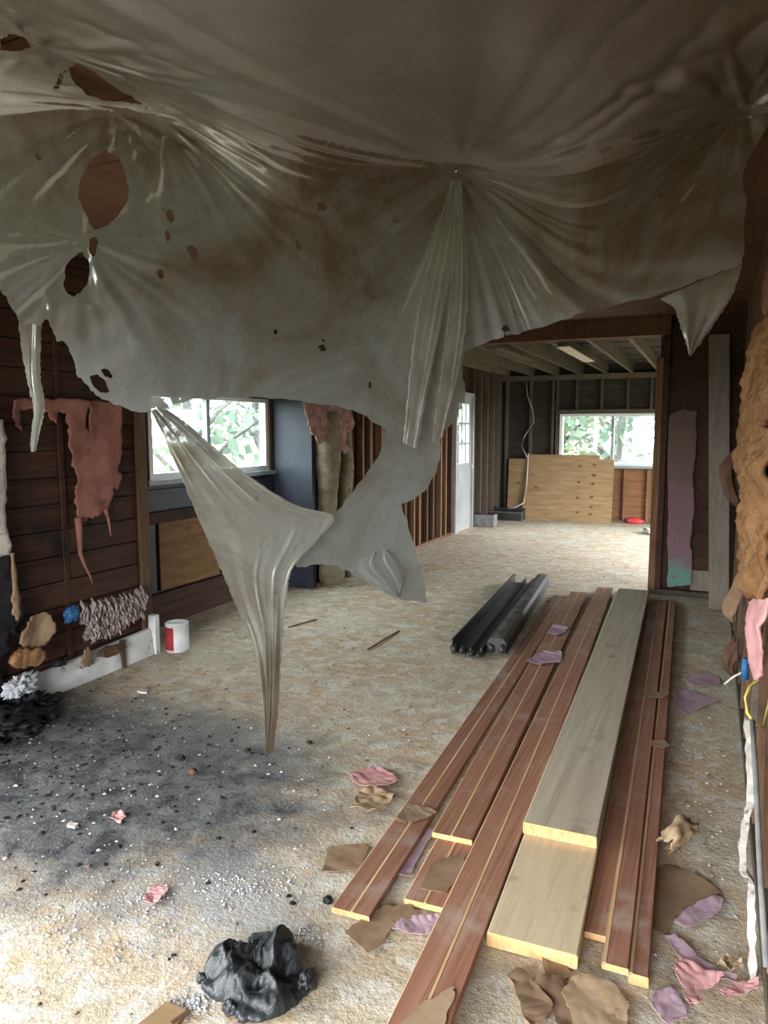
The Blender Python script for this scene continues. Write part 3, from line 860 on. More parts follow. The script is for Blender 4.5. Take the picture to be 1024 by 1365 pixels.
def sheet_xyz(s, t):
    """s runs along the ceiling line, t across it: t < 0 lies under the ceiling, t > 0 hangs free"""
    s = np.asarray(s, float); t = np.asarray(t, float)
    w = np.maximum(_smooth(s, _WX, _WZ), 0.02)
    drop = w * np.logaddexp(0, t / w)
    back = -w * np.logaddexp(0, -t / w)
    sag = np.maximum(_smooth(s, _GX, _GZ), 0) * np.exp(np.minimum(t, 0) / 0.55)
    sag = sag + 0.018 * (1 + np.sin(s * 3.1 + t * 1.7)) * np.clip(-t / 0.6, 0, 1)
    x = s.copy()
    y = sheet_y(s) + back
    z = 2.475 - sag - drop
    hang = 1 / (1 + np.exp(-np.clip(t / w, -30, 30)))
    d = 0
    for ps, pt, A, L, ph, th0 in _PINS:
        ds, dt = s - ps, t - pt
        r = np.sqrt(ds * ds + dt * dt) + 1e-6
        th = np.arctan2(ds, dt)
        k = np.sin(7 * th + ph) + 0.8 * np.sin(13 * th + 2.1 * ph) + 0.55 * np.sin(23 * th + 3.7 * ph) + 0.4 * np.sin(37 * th + 1.3 * ph)
        k = k * (0.35 + 0.65 * (0.5 + 0.5 * np.cos(th - th0)) ** 1.5)
        d = d + A * (r / L) * np.exp(1 - r / L) * k * np.where(r < 0.02, r / 0.02, 1)
    for s0, t0, s1, t1, A in _CREASES:
        lx, ly = s1 - s0, t1 - t0
        Lc = np.hypot(lx, ly)
        al = ((s - s0) * lx + (t - t0) * ly) / Lc / Lc
        pe = ((s - s0) * ly - (t - t0) * lx) / Lc
        d = d + A * np.exp(-np.abs(pe) / 0.011) * np.exp(-((al - 0.5) / 0.42) ** 4)
    fall = np.clip(t / 0.6, 0, 1)
    d = d + fall * (0.035 * np.sin(2.6 * s + 1.1 * t) + 0.008 * np.sin(9 * s + 2.0 * np.sin(1.7 * s) + 0.6 * t) + 0.010 * np.sin(5 * t + 4 * s))
    d = d + fall * 0.004 * np.sin(19 * s + 2.5 * np.sin(3 * s + t)) * np.clip(t, 0, 1)
    y = y - d * hang
    z = z - np.abs(d) * (1 - hang) * 0.7
    return np.stack([x, y, z], -1)
# </sheet>
root = empty('plastic_sheet', (0, 0, 0))
tag(root, 'cloudy torn plastic sheeting stapled to the ceiling and hanging in tatters', 'plastic sheet')
edge = [(-2.079, 0.397), (-2.006, 0.493), (-1.976, 0.551), (-1.94, 0.615), (-1.89, 0.629), (-1.88, 0.618), (-1.867, 0.615), (-1.862, 0.646), (-1.854, 0.686), (-1.835, 0.68), (-1.827, 0.715), (-1.813, 0.766), (-1.81, 0.79), (-1.794, 0.815), (-1.78, 0.835), (-1.764, 0.86), (-1.744, 0.874), (-1.725, 0.889), (-1.696, 0.901), (-1.661, 0.916), (-1.627, 0.914), (-1.603, 0.901), (-1.559, 0.884), (-1.506, 0.855), (-1.453, 0.829), (-1.361, 0.777), (-1.265, 0.734), (-1.193, 0.721), (-1.133, 0.73), (-1.085, 0.761), (-1.032, 0.82), (-1.044, 0.896), (-1.079, 0.949), (-1.133, 1.029), (-1.168, 1.091), (-1.224, 1.17), (-1.286, 1.254), (-1.275, 1.306), (-1.224, 1.274), (-1.182, 1.265), (-1.136, 1.285), (-1.1, 1.316), (-1.06, 1.37), (-1.0, 1.429), (-0.91, 1.49), (-0.915, 1.43), (-0.933, 1.34), (-0.959, 1.221), (-0.986, 1.095), (-0.948, 1.089), (-0.914, 1.076), (-0.879, 1.012), (-0.863, 0.935), (-0.873, 0.893), (-0.845, 0.87), (-0.823, 0.84), (-0.802, 0.789), (-0.797, 0.746), (-0.807, 0.69), (-0.81, 0.637), (-0.799, 0.604), (-0.756, 0.581), (-0.675, 0.538), (-0.601, 0.489), (-0.48, 0.433), (-0.383, 0.4), (-0.292, 0.405), (-0.199, 0.434), (-0.12, 0.452), (-0.044, 0.46), (0.051, 0.461), (0.06, 0.441), (0.06, 0.36), (0.065, 0.275), (0.049, 0.198), (0.059, 0.139), (0.085, 0.095), (0.111, 0.045), (0.141, -0.0)]
outline = [(-3.3, -1.85), (-3.3, edge[0][1])] + jag(edge, 0.004, 4, 9, False) + [edge[-1], (0.19, edge[-1][1] - 0.02), (0.19, -1.85)]
holes = [jag(h, 0.003, 3, 20 + i) for i, h in enumerate([
    [(-1.798, 0.255), (-1.786, 0.204), (-1.769, 0.154), (-1.732, 0.116), (-1.688, 0.143), (-1.665, 0.188), (-1.66, 0.234), (-1.666, 0.284), (-1.685, 0.328), (-1.714, 0.355), (-1.737, 0.366), (-1.753, 0.344), (-1.777, 0.301)],
    [(-1.818, 0.502), (-1.816, 0.456), (-1.794, 0.426), (-1.768, 0.425), (-1.762, 0.458), (-1.766, 0.506), (-1.778, 0.547), (-1.798, 0.559), (-1.818, 0.539)],
    [(-1.596, -0.313), (-1.558, -0.344), (-1.552, -0.3), (-1.569, -0.231), (-1.575, -0.167), (-1.579, -0.106), (-1.585, -0.053), (-1.618, -0.062), (-1.66, -0.087), (-1.685, -0.123), (-1.668, -0.187)],
    [(-1.742, -0.16), (-1.642, -0.276), (-1.609, -0.304), (-1.69, -0.202), (-1.743, -0.144)],
    [(-1.63, -0.473), (-1.579, -0.515), (-1.567, -0.494), (-1.592, -0.437), (-1.637, -0.403), (-1.688, -0.396)],
    [(-1.779, 0.799), (-1.756, 0.791), (-1.734, 0.821), (-1.73, 0.849), (-1.75, 0.852), (-1.771, 0.827)],
    [(-1.747, 0.779), (-1.729, 0.78), (-1.717, 0.799), (-1.722, 0.81), (-1.74, 0.798)],
    [(-1.511, 0.391), (-1.495, 0.375), (-1.486, 0.402), (-1.493, 0.432), (-1.505, 0.425)],
    [(-1.557, 0.307), (-1.545, 0.294), (-1.54, 0.32), (-1.55, 0.341)],
    [(-1.562, 0.365), (-1.55, 0.359), (-1.545, 0.38), (-1.556, 0.393)],
    [(-1.589, 0.484), (-1.574, 0.475), (-1.574, 0.495), (-1.588, 0.506)],
    [(-1.176, 0.018), (-1.157, -0.0), (-1.149, 0.017), (-1.166, 0.036), (-1.18, 0.038)],
    [(-1.247, 0.211), (-1.235, 0.192), (-1.228, 0.215), (-1.238, 0.232)],
    [(-1.213, 0.53), (-1.2, 0.519), (-1.195, 0.54), (-1.209, 0.551)],
    [(-1.205, 0.505), (-1.195, 0.495), (-1.194, 0.51), (-1.203, 0.517)],
    [(-1.32, 0.536), (-1.31, 0.525), (-1.307, 0.54), (-1.317, 0.551)],
    [(-1.091, 0.642), (-1.082, 0.636), (-1.072, 0.662), (-1.084, 0.665)],
    [(-1.922, 0.105), (-1.911, 0.099), (-1.898, 0.121), (-1.909, 0.128)],
    [(-1.751, 0.389), (-1.736, 0.38), (-1.731, 0.408), (-1.741, 0.446), (-1.753, 0.421)],
    [(-0.835, 0.188), (-0.825, 0.183), (-0.82, 0.196), (-0.829, 0.201)],
    [(-1.0, 0.123), (-0.99, 0.121), (-0.989, 0.136), (-0.999, 0.137)],
    [(-0.195, 0.095), (-0.18, 0.099), (-0.173, 0.12), (-0.188, 0.116)],
    [(-0.685, 0.51), (-0.667, 0.494), (-0.658, 0.511), (-0.675, 0.525)],
])]
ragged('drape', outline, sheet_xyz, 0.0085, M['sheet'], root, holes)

def strip(name, left, right, folds, amp, mat, seed, n_len=90, n_wid=36, lean=0.0):
    """a hanging torn tongue between two edge lines, gathered into lengthwise folds"""
    L, Rr = np.array(left), np.array(right)
    u = np.linspace(0, 1, len(L))
    v = np.linspace(0, 1, n_len)
    def res(Q):
        return np.stack([_smooth(v, u, Q[:, i]) for i in range(3)], 1)
    a, b = res(L), res(Rr)
    w = np.linspace(0, 1, n_wid)
    P = a[:, None] * (1 - w)[None, :, None] + b[:, None] * w[None, :, None]
    r = random.Random(seed)
    ph = [r.uniform(0, 6.28) for _ in range(4)]
    W, V = np.meshgrid(w, v)
    d = np.sin(W * folds * 6.28 + ph[0] + 1.5 * np.sin(3 * V)) + 0.5 * np.sin(W * folds * 2.3 * 6.28 + ph[1] + 2 * V) + 0.5 * np.sin(W * 5 + V * 6 + ph[2])
    wid = np.linalg.norm(a - b, axis=1)[:, None]
    P[..., 1] += d * amp * np.clip(0.10 / np.maximum(wid, 0.02), 0.28, 1.0) + lean * np.sin(W * 3.14)
    jit = np.array([r.uniform(-1, 1) for _ in range(n_len * 2)]) * 0.003
    P[:, 0, 0] += jit[:n_len]
    P[:, -1, 0] += jit[n_len:]
    m = MB()
    m.add([tuple(p) for p in P.reshape(-1, 3)], [(i * n_wid + j, i * n_wid + j + 1, (i + 1) * n_wid + j + 1, (i + 1) * n_wid + j) for i in range(n_len - 1) for j in range(n_wid - 1)])
    return m.build(name, mat, root, True)
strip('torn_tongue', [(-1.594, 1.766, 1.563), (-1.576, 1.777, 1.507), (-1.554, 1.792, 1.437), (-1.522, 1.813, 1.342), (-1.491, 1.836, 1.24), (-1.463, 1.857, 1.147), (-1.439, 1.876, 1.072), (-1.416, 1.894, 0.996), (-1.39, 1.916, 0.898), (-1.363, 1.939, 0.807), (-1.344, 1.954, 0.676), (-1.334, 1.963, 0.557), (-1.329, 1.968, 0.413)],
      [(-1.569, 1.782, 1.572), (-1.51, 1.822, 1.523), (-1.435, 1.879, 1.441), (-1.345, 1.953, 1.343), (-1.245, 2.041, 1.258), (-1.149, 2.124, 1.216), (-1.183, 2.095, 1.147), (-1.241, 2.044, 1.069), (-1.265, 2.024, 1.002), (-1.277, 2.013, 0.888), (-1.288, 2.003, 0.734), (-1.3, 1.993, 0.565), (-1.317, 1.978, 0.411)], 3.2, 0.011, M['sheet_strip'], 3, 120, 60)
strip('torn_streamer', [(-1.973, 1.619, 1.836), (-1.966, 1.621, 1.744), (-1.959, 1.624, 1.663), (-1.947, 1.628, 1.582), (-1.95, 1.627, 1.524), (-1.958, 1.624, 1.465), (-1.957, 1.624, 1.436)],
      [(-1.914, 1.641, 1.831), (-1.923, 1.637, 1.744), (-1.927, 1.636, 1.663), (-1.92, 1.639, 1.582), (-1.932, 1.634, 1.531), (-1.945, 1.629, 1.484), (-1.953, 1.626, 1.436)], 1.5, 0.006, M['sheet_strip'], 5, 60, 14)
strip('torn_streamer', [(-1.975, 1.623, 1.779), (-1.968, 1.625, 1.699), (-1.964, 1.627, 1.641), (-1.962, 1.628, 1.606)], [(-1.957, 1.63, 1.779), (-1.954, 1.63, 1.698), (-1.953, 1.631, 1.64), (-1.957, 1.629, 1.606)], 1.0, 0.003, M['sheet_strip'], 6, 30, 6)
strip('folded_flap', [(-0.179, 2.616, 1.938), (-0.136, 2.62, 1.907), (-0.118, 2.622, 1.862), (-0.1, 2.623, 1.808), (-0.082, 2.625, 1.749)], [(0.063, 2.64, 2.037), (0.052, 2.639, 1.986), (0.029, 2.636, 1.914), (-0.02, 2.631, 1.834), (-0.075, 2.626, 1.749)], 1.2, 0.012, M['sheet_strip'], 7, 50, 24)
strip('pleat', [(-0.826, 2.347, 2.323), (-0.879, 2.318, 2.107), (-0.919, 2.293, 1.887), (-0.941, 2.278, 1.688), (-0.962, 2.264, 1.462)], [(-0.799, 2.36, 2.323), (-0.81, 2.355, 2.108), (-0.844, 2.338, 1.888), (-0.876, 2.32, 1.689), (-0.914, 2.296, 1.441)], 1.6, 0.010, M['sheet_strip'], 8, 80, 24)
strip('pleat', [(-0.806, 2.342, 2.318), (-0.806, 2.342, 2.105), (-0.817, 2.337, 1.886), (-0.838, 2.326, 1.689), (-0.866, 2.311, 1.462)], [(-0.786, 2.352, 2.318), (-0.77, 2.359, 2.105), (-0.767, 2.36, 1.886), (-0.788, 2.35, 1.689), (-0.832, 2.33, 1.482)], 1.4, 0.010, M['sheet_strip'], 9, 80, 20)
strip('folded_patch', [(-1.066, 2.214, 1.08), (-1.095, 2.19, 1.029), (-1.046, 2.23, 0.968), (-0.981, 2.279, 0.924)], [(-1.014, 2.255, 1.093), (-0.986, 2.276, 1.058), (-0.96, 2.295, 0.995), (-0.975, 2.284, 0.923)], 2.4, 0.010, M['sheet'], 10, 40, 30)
# staples with a pinched rosette
for s_, t_ in ((-1.69, 0.0), (-1.57, 0.0), (-0.82, 0.0), (0.06, 0.0)):
    P_ = sheet_xyz(np.array([s_]), np.array([t_]))[0]
    MB().box((P_[0] - 0.005, P_[1] - 0.001, P_[2] - 0.0015), (P_[0] + 0.005, P_[1] + 0.001, P_[2] + 0.012)).build('staple', M['metal'], root)
bl = (-0.903, 1.791, 2.425)
lump('pale_blister', (bl[0], bl[1], bl[2]), (0.022, 0.014, 0.008), M['plaster'], 4, root, 0.5, 4, 3)

# ================================================================== LUMBER ON THE FLOOR
def mid(a, b):
    return ((a[0] + b[0]) / 2, (a[1] + b[1]) / 2)

def siding_board(label, nl, nr, fl2, fr, z0, th=0.02, groove=0.5, z_far=None, width=None):
    """red-brown board with a pale routed line; near and far end given by their top corners"""
    z1 = z0 if z_far is None else z_far
    a, b = mid(nl, nr), mid(fl2, fr)
    d = Vector((b[0] - a[0], b[1] - a[1], 0)).normalized()
    side = Vector((d.y, -d.x, 0))
    w = width or abs((Vector((*nr, 0)) - Vector((*nl, 0))).dot(side))
    root_ = empty('siding_board', (a[0], a[1], z0))
    tag(root_, label, 'board', 'red-brown siding boards on the floor')
    h = w / 2
    g = -h + w * groove
    prof = [(-h, 0), (h, 0), (h, th - 0.003), (h - 0.003, th), (g + 0.006, th), (g + 0.003, th - 0.004), (g - 0.003, th - 0.004), (g - 0.006, th), (-h + 0.003, th), (-h, th - 0.003)]
    m = MB().sweep(prof, (a[0], a[1], z0), (b[0], b[1], z1), 0, 1)
    m.build('plank_body', [M['red_board'], M['raw_orange']], root_, origin=(a[0], a[1], z0))
    g0 = Vector((a[0], a[1], z0)) + side * g + d * 0.002
    g1 = Vector((b[0], b[1], z1)) + side * g - d * 0.002
    MB().sweep([(-0.005, th - 0.006), (0.005, th - 0.006), (0.0042, th + 0.0008), (-0.0042, th + 0.0008)], g0, g1).build('pale_groove', M['raw_edge'], root_, origin=(a[0], a[1], z0))
    MB().sweep([(-h - 0.0015, 0.004), (-h + 0.002, 0.004), (-h + 0.002, th + 0.0006), (-h - 0.0015, th - 0.002)], (a[0], a[1], z0), (b[0], b[1], z1)).build('pale_edge', M['raw_edge'], root_, origin=(a[0], a[1], z0))
    return root_

siding_board('red-brown siding board nearest the black channels, its near end furthest left', (-1.017, 1.861), (-0.889, 1.838), (-1.231, 6.398), (-1.124, 6.578), 0.002, groove=0.52)
siding_board('red-brown siding board under a shorter board, leaf-shaped scrap near its end', (-0.826, 1.984), (-0.693, 1.98), (-1.094, 6.525), (-0.977, 6.712), 0.002, groove=0.5)
siding_board('shorter red-brown siding board lying on top of another, mid-stack', (-0.867, 2.354), (-0.717, 2.332), (-1.099, 6.55), (-0.979, 6.673), 0.0235, groove=0.48)
siding_board('long red-brown siding board running out of the bottom of the picture', (-0.662, 1.43), (-0.52, 1.494), (-0.913, 6.868), (-0.785, 6.926), 0.026, groove=0.5)
siding_board('flat red siding board in the shadow right of the wide planks', (-0.278, 2.079), (-0.156, 2.044), (-0.425, 6.636), (-0.323, 6.683), 0.002, groove=0.8)
siding_board('red-brown siding board raised beside the wide planks, left of the outermost', (-0.21, 1.922), (-0.141, 1.926), (-0.366, 6.566), (-0.289, 6.601), 0.0235, groove=0.08)
siding_board('narrow red-brown siding board furthest right on the floor', (-0.141, 1.926), (-0.089, 1.926), (-0.279, 6.647), (-0.219, 6.675), 0.002, th=0.032, groove=0.12)

def wide_plank(label, nl, nr, fl2, fr, z0, th, top):
    a, b = mid(nl, nr), mid(fl2, fr)
    d = Vector((b[0] - a[0], b[1] - a[1], 0)).normalized()
    side = Vector((d.y, -d.x, 0))
    h = abs((Vector((*nr, 0)) - Vector((*nl, 0))).dot(side)) / 2
    prof = [(-h, 0.004), (-h + 0.004, 0), (h - 0.004, 0), (h, 0.004), (h, th - 0.004), (h - 0.004, th), (-h + 0.004, th), (-h, th - 0.004)]
    o = MB().sweep(prof, (a[0], a[1], z0), (b[0], b[1], z0), 0, 1).build('wide_plank', [top, M['raw_orange']], origin=(a[0], a[1], z0))
    return tag(o, label, 'plank', 'wide planks')
wide_plank('wide pale plank underneath, bright raw end towards the viewer', (-0.534, 1.913), (-0.275, 1.91), (-0.769, 6.69), (-0.449, 6.769), 0.002, 0.044, M['pale_plank'])
wide_plank('long wide weathered grey plank lying on the pale one', (-0.561, 2.457), (-0.303, 2.472), (-0.721, 6.656), (-0.436, 6.751), 0.0475, 0.044, M['grey_plank'])

# ---- bundle of black plastic channels
def channel(label, a, b, w, h, z0, kind, group='black plastic channels'):
    o_ = empty('plastic_channel', (a[0], a[1], z0))
    tag(o_, label, 'channel', group)
    t = 0.012
    if kind == 'u':
        prof = [(-w/2, 0), (w/2, 0), (w/2, h), (w/2 - t, h), (w/2 - t, t), (-w/2 + t, t), (-w/2 + t, h), (-w/2, h)]
    elif kind == 'round':
        prof = [(-w/2, 0), (w/2, 0), (w/2, h * 0.7), (w * 0.36, h * 0.93), (0, h), (-w * 0.36, h * 0.93), (-w/2, h * 0.7)]
    else:
        prof = [(-w/2, 0), (w/2, 0), (w/2, t), (-w/2 + t, t), (-w/2 + t, h), (-w/2, h)]
    MB().sweep(prof, (a[0], a[1], z0), (b[0], b[1], z0), 0, 0).build('profile', M['black_plastic'], o_, origin=(a[0], a[1], z0))
    d = (Vector((b[0], b[1], 0)) - Vector((a[0], a[1], 0))).normalized()
    if kind == 'round':
        MB().sweep([(-w * 0.3, h * 0.955), (w * 0.3, h * 0.955), (w * 0.05, h + 0.003), (-w * 0.05, h + 0.003)], Vector((a[0], a[1], z0)) + d * 0.03, Vector((b[0], b[1], z0)) - d * 0.03).build('dusty_top', M['black_dusty'], o_, origin=(a[0], a[1], z0))
    for j in range(2):
        p = Vector((a[0], a[1], z0)) + Vector((d.y, -d.x, 0)) * (w * (-0.3 + 0.6 * j))
        lump('torn_end', (p.x, p.y, z0 + h * 0.35), (w * 0.22, 0.035, h * 0.3), M['black_plastic'], 4 + j, o_, 0.4, 4, 2)
channel('black plastic angle channel on the left of the bundle', (-1.5, 4.526), (-1.678, 6.941), 0.10, 0.10, 0.0, 'l')
channel('black plastic channel lying in the middle of the bundle', (-1.374, 4.511), (-1.575, 6.949), 0.085, 0.065, 0.0, 'u')
channel('thick dusty black plastic rail on the right of the bundle', (-1.264, 4.633), (-1.453, 6.966), 0.13, 0.115, 0.0, 'round')

# ================================================================== BLACK BAG
bag_out = [(-1.208, 1.45), (-1.225, 1.498), (-1.222, 1.542), (-1.179, 1.561), (-1.148, 1.569), (-1.178, 1.626), (-1.181, 1.661), (-1.131, 1.694), (-1.079, 1.682), (-1.023, 1.632), (-0.972, 1.597), (-0.932, 1.554), (-0.927, 1.521), (-0.932, 1.485), (-0.949, 1.439), (-0.983, 1.397), (-1.029, 1.374), (-1.071, 1.394), (-1.104, 1.412), (-1.149, 1.414), (-1.185, 1.428)]
def make_bag():
    c = np.mean(np.array(bag_out), 0)
    A = np.array(jag(bag_out, 0.003, 8, 3)) - c
    k = len(A)
    rings = 60
    vs, fs = [], []
    for i in range(rings + 1):
        q = i / rings
        for j in range(k):
            x, y = A[j] * (1 - q) ** 0.9 if q < 1 else (0, 0)
            n = noise.fractal(Vector((x * 9, y * 9, 4.0)), 0.9, 2.1, 4)
            lob = 0.0
            for lx, ly, rx, ry, lh in ((-0.075, 0.005, 0.085, 0.075, 0.082), (0.045, 0.075, 0.078, 0.095, 0.10), (0.035, -0.05, 0.125, 0.060, 0.075)):
                e = 1 - ((x - lx) / rx) ** 2 - ((y - ly) / ry) ** 2
                if e > 0:
                    lob += (lh * e ** 0.5) ** 5
            lob = lob ** 0.2
            rid = 1 - abs(noise.noise(Vector((x * 16 + y * 7, y * 16 - x * 6, 9)))) * 2.2
            rid2 = 1 - abs(noise.noise(Vector((x * 45 + y * 14, y * 26 - x * 18, 3)))) * 2.2
            side_ = math.sin(min(1.0, q * 2.6) * math.pi / 2) ** 0.7
            z = max(lob, 0.03) * side_ * (0.74 + 0.16 * n + 0.26 * rid + 0.09 * rid2)
            s = 1 + 0.05 * n * (1 - q)
            bulge = 1 + 0.10 * math.sin(math.pi * min(q * 3, 1))
            vs.append((c[0] + x * s * bulge, c[1] + y * s * bulge, max(z, 0.002)))
    for i in range(rings):
        for j in range(k):
            fs.append((i * k + j, i * k + (j + 1) % k, (i + 1) * k + (j + 1) % k, (i + 1) * k + j))
    vs += [(c[0] + p[0] * 0.96, c[1] + p[1] * 0.96, 0.0) for p in A]
    fs.append(tuple(len(vs) - k + j for j in range(k)))
    fs += [(len(vs) - k + j, len(vs) - k + (j + 1) % k, (j + 1) % k, j) for j in range(k)]
    r_ = empty('rubbish_bag', (c[0], c[1], 0))
    tag(r_, 'crumpled black plastic bag lying on the foreground floor', 'bag')
    MB().add(vs, fs).build('bag_body', M['bag'], r_, True, origin=(c[0], c[1], 0))
    for (u, sz, sd) in ((bag_out[0], (0.014, 0.012, 0.014), 2), (bag_out[11], (0.022, 0.035, 0.026), 5), (bag_out[17], (0.018, 0.016, 0.02), 8)):
        lump('bunched_corner', (u[0], u[1], sz[2] * 0.8), sz, M['bag'], sd, r_, 0.35, 3.5, 4, 0.8)
make_bag()

# ================================================================== PAINT CAN
cp = (-3.299, 3.821, 0.0)
can = empty('paint_can', cp)
tag(can, 'paint can with a red and white label by the left wall', 'can')
MB().lathe(cp, [(0.078, 0.0), (0.080, 0.003), (0.078, 0.008), (0.078, 0.182), (0.081, 0.186), (0.081, 0.192), (0.072, 0.194)]).build('can_body', M['metal'], can, True, origin=cp)
def label_part(a0, a1, name, mt):
    vs, k = [], 20
    for i in range(k + 1):
        a = a0 + (a1 - a0) * i / k
        for z in (0.014, 0.172):
            for r in (0.0775, 0.0795):
                vs.append((cp[0] + math.cos(a) * r, cp[1] + math.sin(a) * r, z))
    fs = []
    for i in range(k):
        b = i * 4
        fs += [(b + 1, b + 5, b + 7, b + 3), (b, b + 1, b + 5, b + 4), (b + 2, b + 6, b + 7, b + 3)]
    MB().add(vs, fs).build(name, mt, can, True, origin=cp)
view_a = math.atan2(-cp[1], -cp[0])
label_part(view_a - 2.2, view_a - 0.32, 'label_red', M['label_red'])
label_part(view_a - 0.32, view_a + 2.0, 'label_white', M['label_white'])
MB().lathe((cp[0], cp[1], 0.19), [(0.074, 0.0), (0.074, 0.006), (0.066, 0.008), (0.062, 0.004), (0.002, 0.005)]).build('lid', M['label_white'], can, True, origin=cp)
MB().tube([(cp[0] + 0.084 * math.cos(view_a + 1.57 + i * 3.14 / 12), cp[1] + 0.084 * math.sin(view_a + 1.57 + i * 3.14 / 12), 0.165 - 0.07 * math.sin(i * 3.14 / 12)) for i in range(13)], 0.0018, 6).build('wire_handle', M['metal'], can, True, origin=cp)

# ================================================================== FAR ROOM OBJECTS
ply = MB()
def ply_sheet(label, pts, y_foot, y_top, th, knots=()):
    """plywood standing on edge and leaning on the studs; outline in (x, z)"""
    zt = max(p[1] for p in pts)
    def yy(z): return y_foot + (y_top - y_foot) * z / zt
    n = len(pts)
    vs = [(x, yy(z), z) for x, z in pts] + [(x, yy(z) + th, z) for x, z in pts]
    o = MB().add(vs, [tuple(range(n)), tuple(range(2 * n - 1, n - 1, -1))] + [(i, n + i, n + (i + 1) % n, (i + 1) % n) for i in range(n)]).build('plywood_sheet', M['plywood'])
    tag(o, label, 'plywood', 'plywood under the far window')
    for x, z, r in knots:
        m = MB()
        m.add([(x + r * 1.5 * math.cos(a), yy(z + r * math.sin(a)) - 0.0015, z + r * math.sin(a)) for a in [i * 6.283 / 10 for i in range(10)]] + [(x + r * 1.5 * math.cos(a), yy(z + r * math.sin(a)) + 0.002, z + r * math.sin(a)) for a in [i * 6.283 / 10 for i in range(10)]], [tuple(range(10))] + [(i, (i + 1) % 10, 10 + (i + 1) % 10, 10 + i) for i in range(10)])
        m.build('knot', M['knot'], o)
    return o
ply_sheet('large notched plywood sheet leaning below the far window', [(-2.93, 0.0), (-1.44, 0.0), (-1.44, 1.045), (-1.67, 1.045), (-1.67, 1.11), (-2.85, 1.11)], 12.16, 12.29, 0.018,
          [(-1.75, 0.95, 0.022), (-1.75, 0.78, 0.024), (-1.76, 0.64, 0.022), (-1.77, 0.42, 0.022), (-1.77, 0.26, 0.02), (-1.78, 0.14, 0.02), (-1.98, 0.93, 0.02), (-1.99, 0.66, 0.02), (-2.0, 0.40, 0.02), (-1.99, 0.16, 0.018), (-2.7, 0.55, 0.02)])
ply_sheet('smaller plywood sheet half behind the large notched one', [(-3.20, 0.0), (-2.3, 0.0), (-2.3, 1.03), (-3.20, 1.03)], 12.25, 12.325, 0.018, [(-3.02, 0.62, 0.022)])
cb = (-3.264, 10.941, 0.0)
blk = MB().box((cb[0] - 0.20, cb[1], 0.0), (cb[0] + 0.20, cb[1] + 0.2, 0.19)).build('concrete_block', M['concrete'], bevel=0.006, origin=(cb[0], cb[1], 0))
tag(blk, 'grey concrete block on the floor beside the white door', 'block')
for dx in (-0.1, 0.1):
    MB().box((cb[0] + dx - 0.07, cb[1] + 0.04, 0.188), (cb[0] + dx + 0.07, cb[1] + 0.16, 0.194)).build('core_hole', M['char'], blk, origin=(cb[0], cb[1], 0))
tb = (-3.197, 12.049, 0.0)
tray = MB()
tray.box((tb[0] - 0.32, tb[1] - 0.12, 0.0), (tb[0] + 0.32, tb[1] + 0.12, 0.02)).box((tb[0] - 0.34, tb[1] - 0.14, 0.0), (tb[0] + 0.34, tb[1] - 0.12, 0.16)).box((tb[0] - 0.34, tb[1] + 0.12, 0.0), (tb[0] + 0.34, tb[1] + 0.14, 0.19)).box((tb[0] - 0.34, tb[1] - 0.12, 0.0), (tb[0] - 0.32, tb[1] + 0.12, 0.17)).box((tb[0] + 0.32, tb[1] - 0.12, 0.0), (tb[0] + 0.34, tb[1] + 0.12, 0.17))
tray = tray.build('trough', M['black_plastic'], bevel=0.008, origin=(tb[0], tb[1], 0))
tag(tray, 'dark open trough on the floor left of the plywood', 'trough')
MB().box((tb[0] - 0.36, tb[1] - 0.15, 0.125), (tb[0] + 0.36, tb[1] - 0.138, 0.145)).build('rim', M['black_dusty'], tray, origin=(tb[0], tb[1], 0))

rb = (-1.093, 12.336, 0.0)
o = lump('crumpled_wrapper', (rb[0], rb[1], 0.045), (0.14, 0.07, 0.055), M['red_plastic'], 3, None, 0.35, 3, 3, 0.8)
tag(o, 'crumpled red wrapper on the floor below the far window', 'wrapper')
wb = (-0.753, 11.16, 0.0)
o = lump('rag', (wb[0], wb[1], 0.05), (0.09, 0.12, 0.06), M['plaster'], 6, None, 0.6, 4, 4, 0.75)
tag(o, 'dirty white rag on the floor against the opening post', 'rag')
wb2 = (-0.971, 13.297, 0.0)
o = lump('torn_bag', (wb2[0], wb2[1], 0.16), (0.08, 0.08, 0.17), M['label_white'], 9, None, 0.5, 4, 4, 0.9)
tag(o, 'torn white plastic bag standing at the right end of the far room', 'bag')

wire = MB().tube([(-2.93, 12.33, 2.35), (-2.90, 12.32, 2.1), (-2.80, 12.31, 1.85), (-2.78, 12.31, 1.65), (-2.93, 12.31, 1.42), (-2.98, 12.30, 1.25), (-2.90, 12.26, 1.12), (-2.86, 12.22, 1.05)], 0.010, 7).build('hanging_cable', M['white_wire'], None, True)
tag(wire, 'pale cable hanging down the far studs above the plywood', 'cable')
wire = MB().tube([(-2.82, 12.12, 1.13), (-2.815, 12.07, 0.8), (-2.82, 12.02, 0.5), (-2.84, 11.98, 0.3), (-2.98, 11.95, 0.22), (-3.1, 11.95, 0.2)], 0.011, 7).build('draped_cable', M['white_wire'], None, True)
tag(wire, 'pale cable hanging over the plywood face', 'cable')

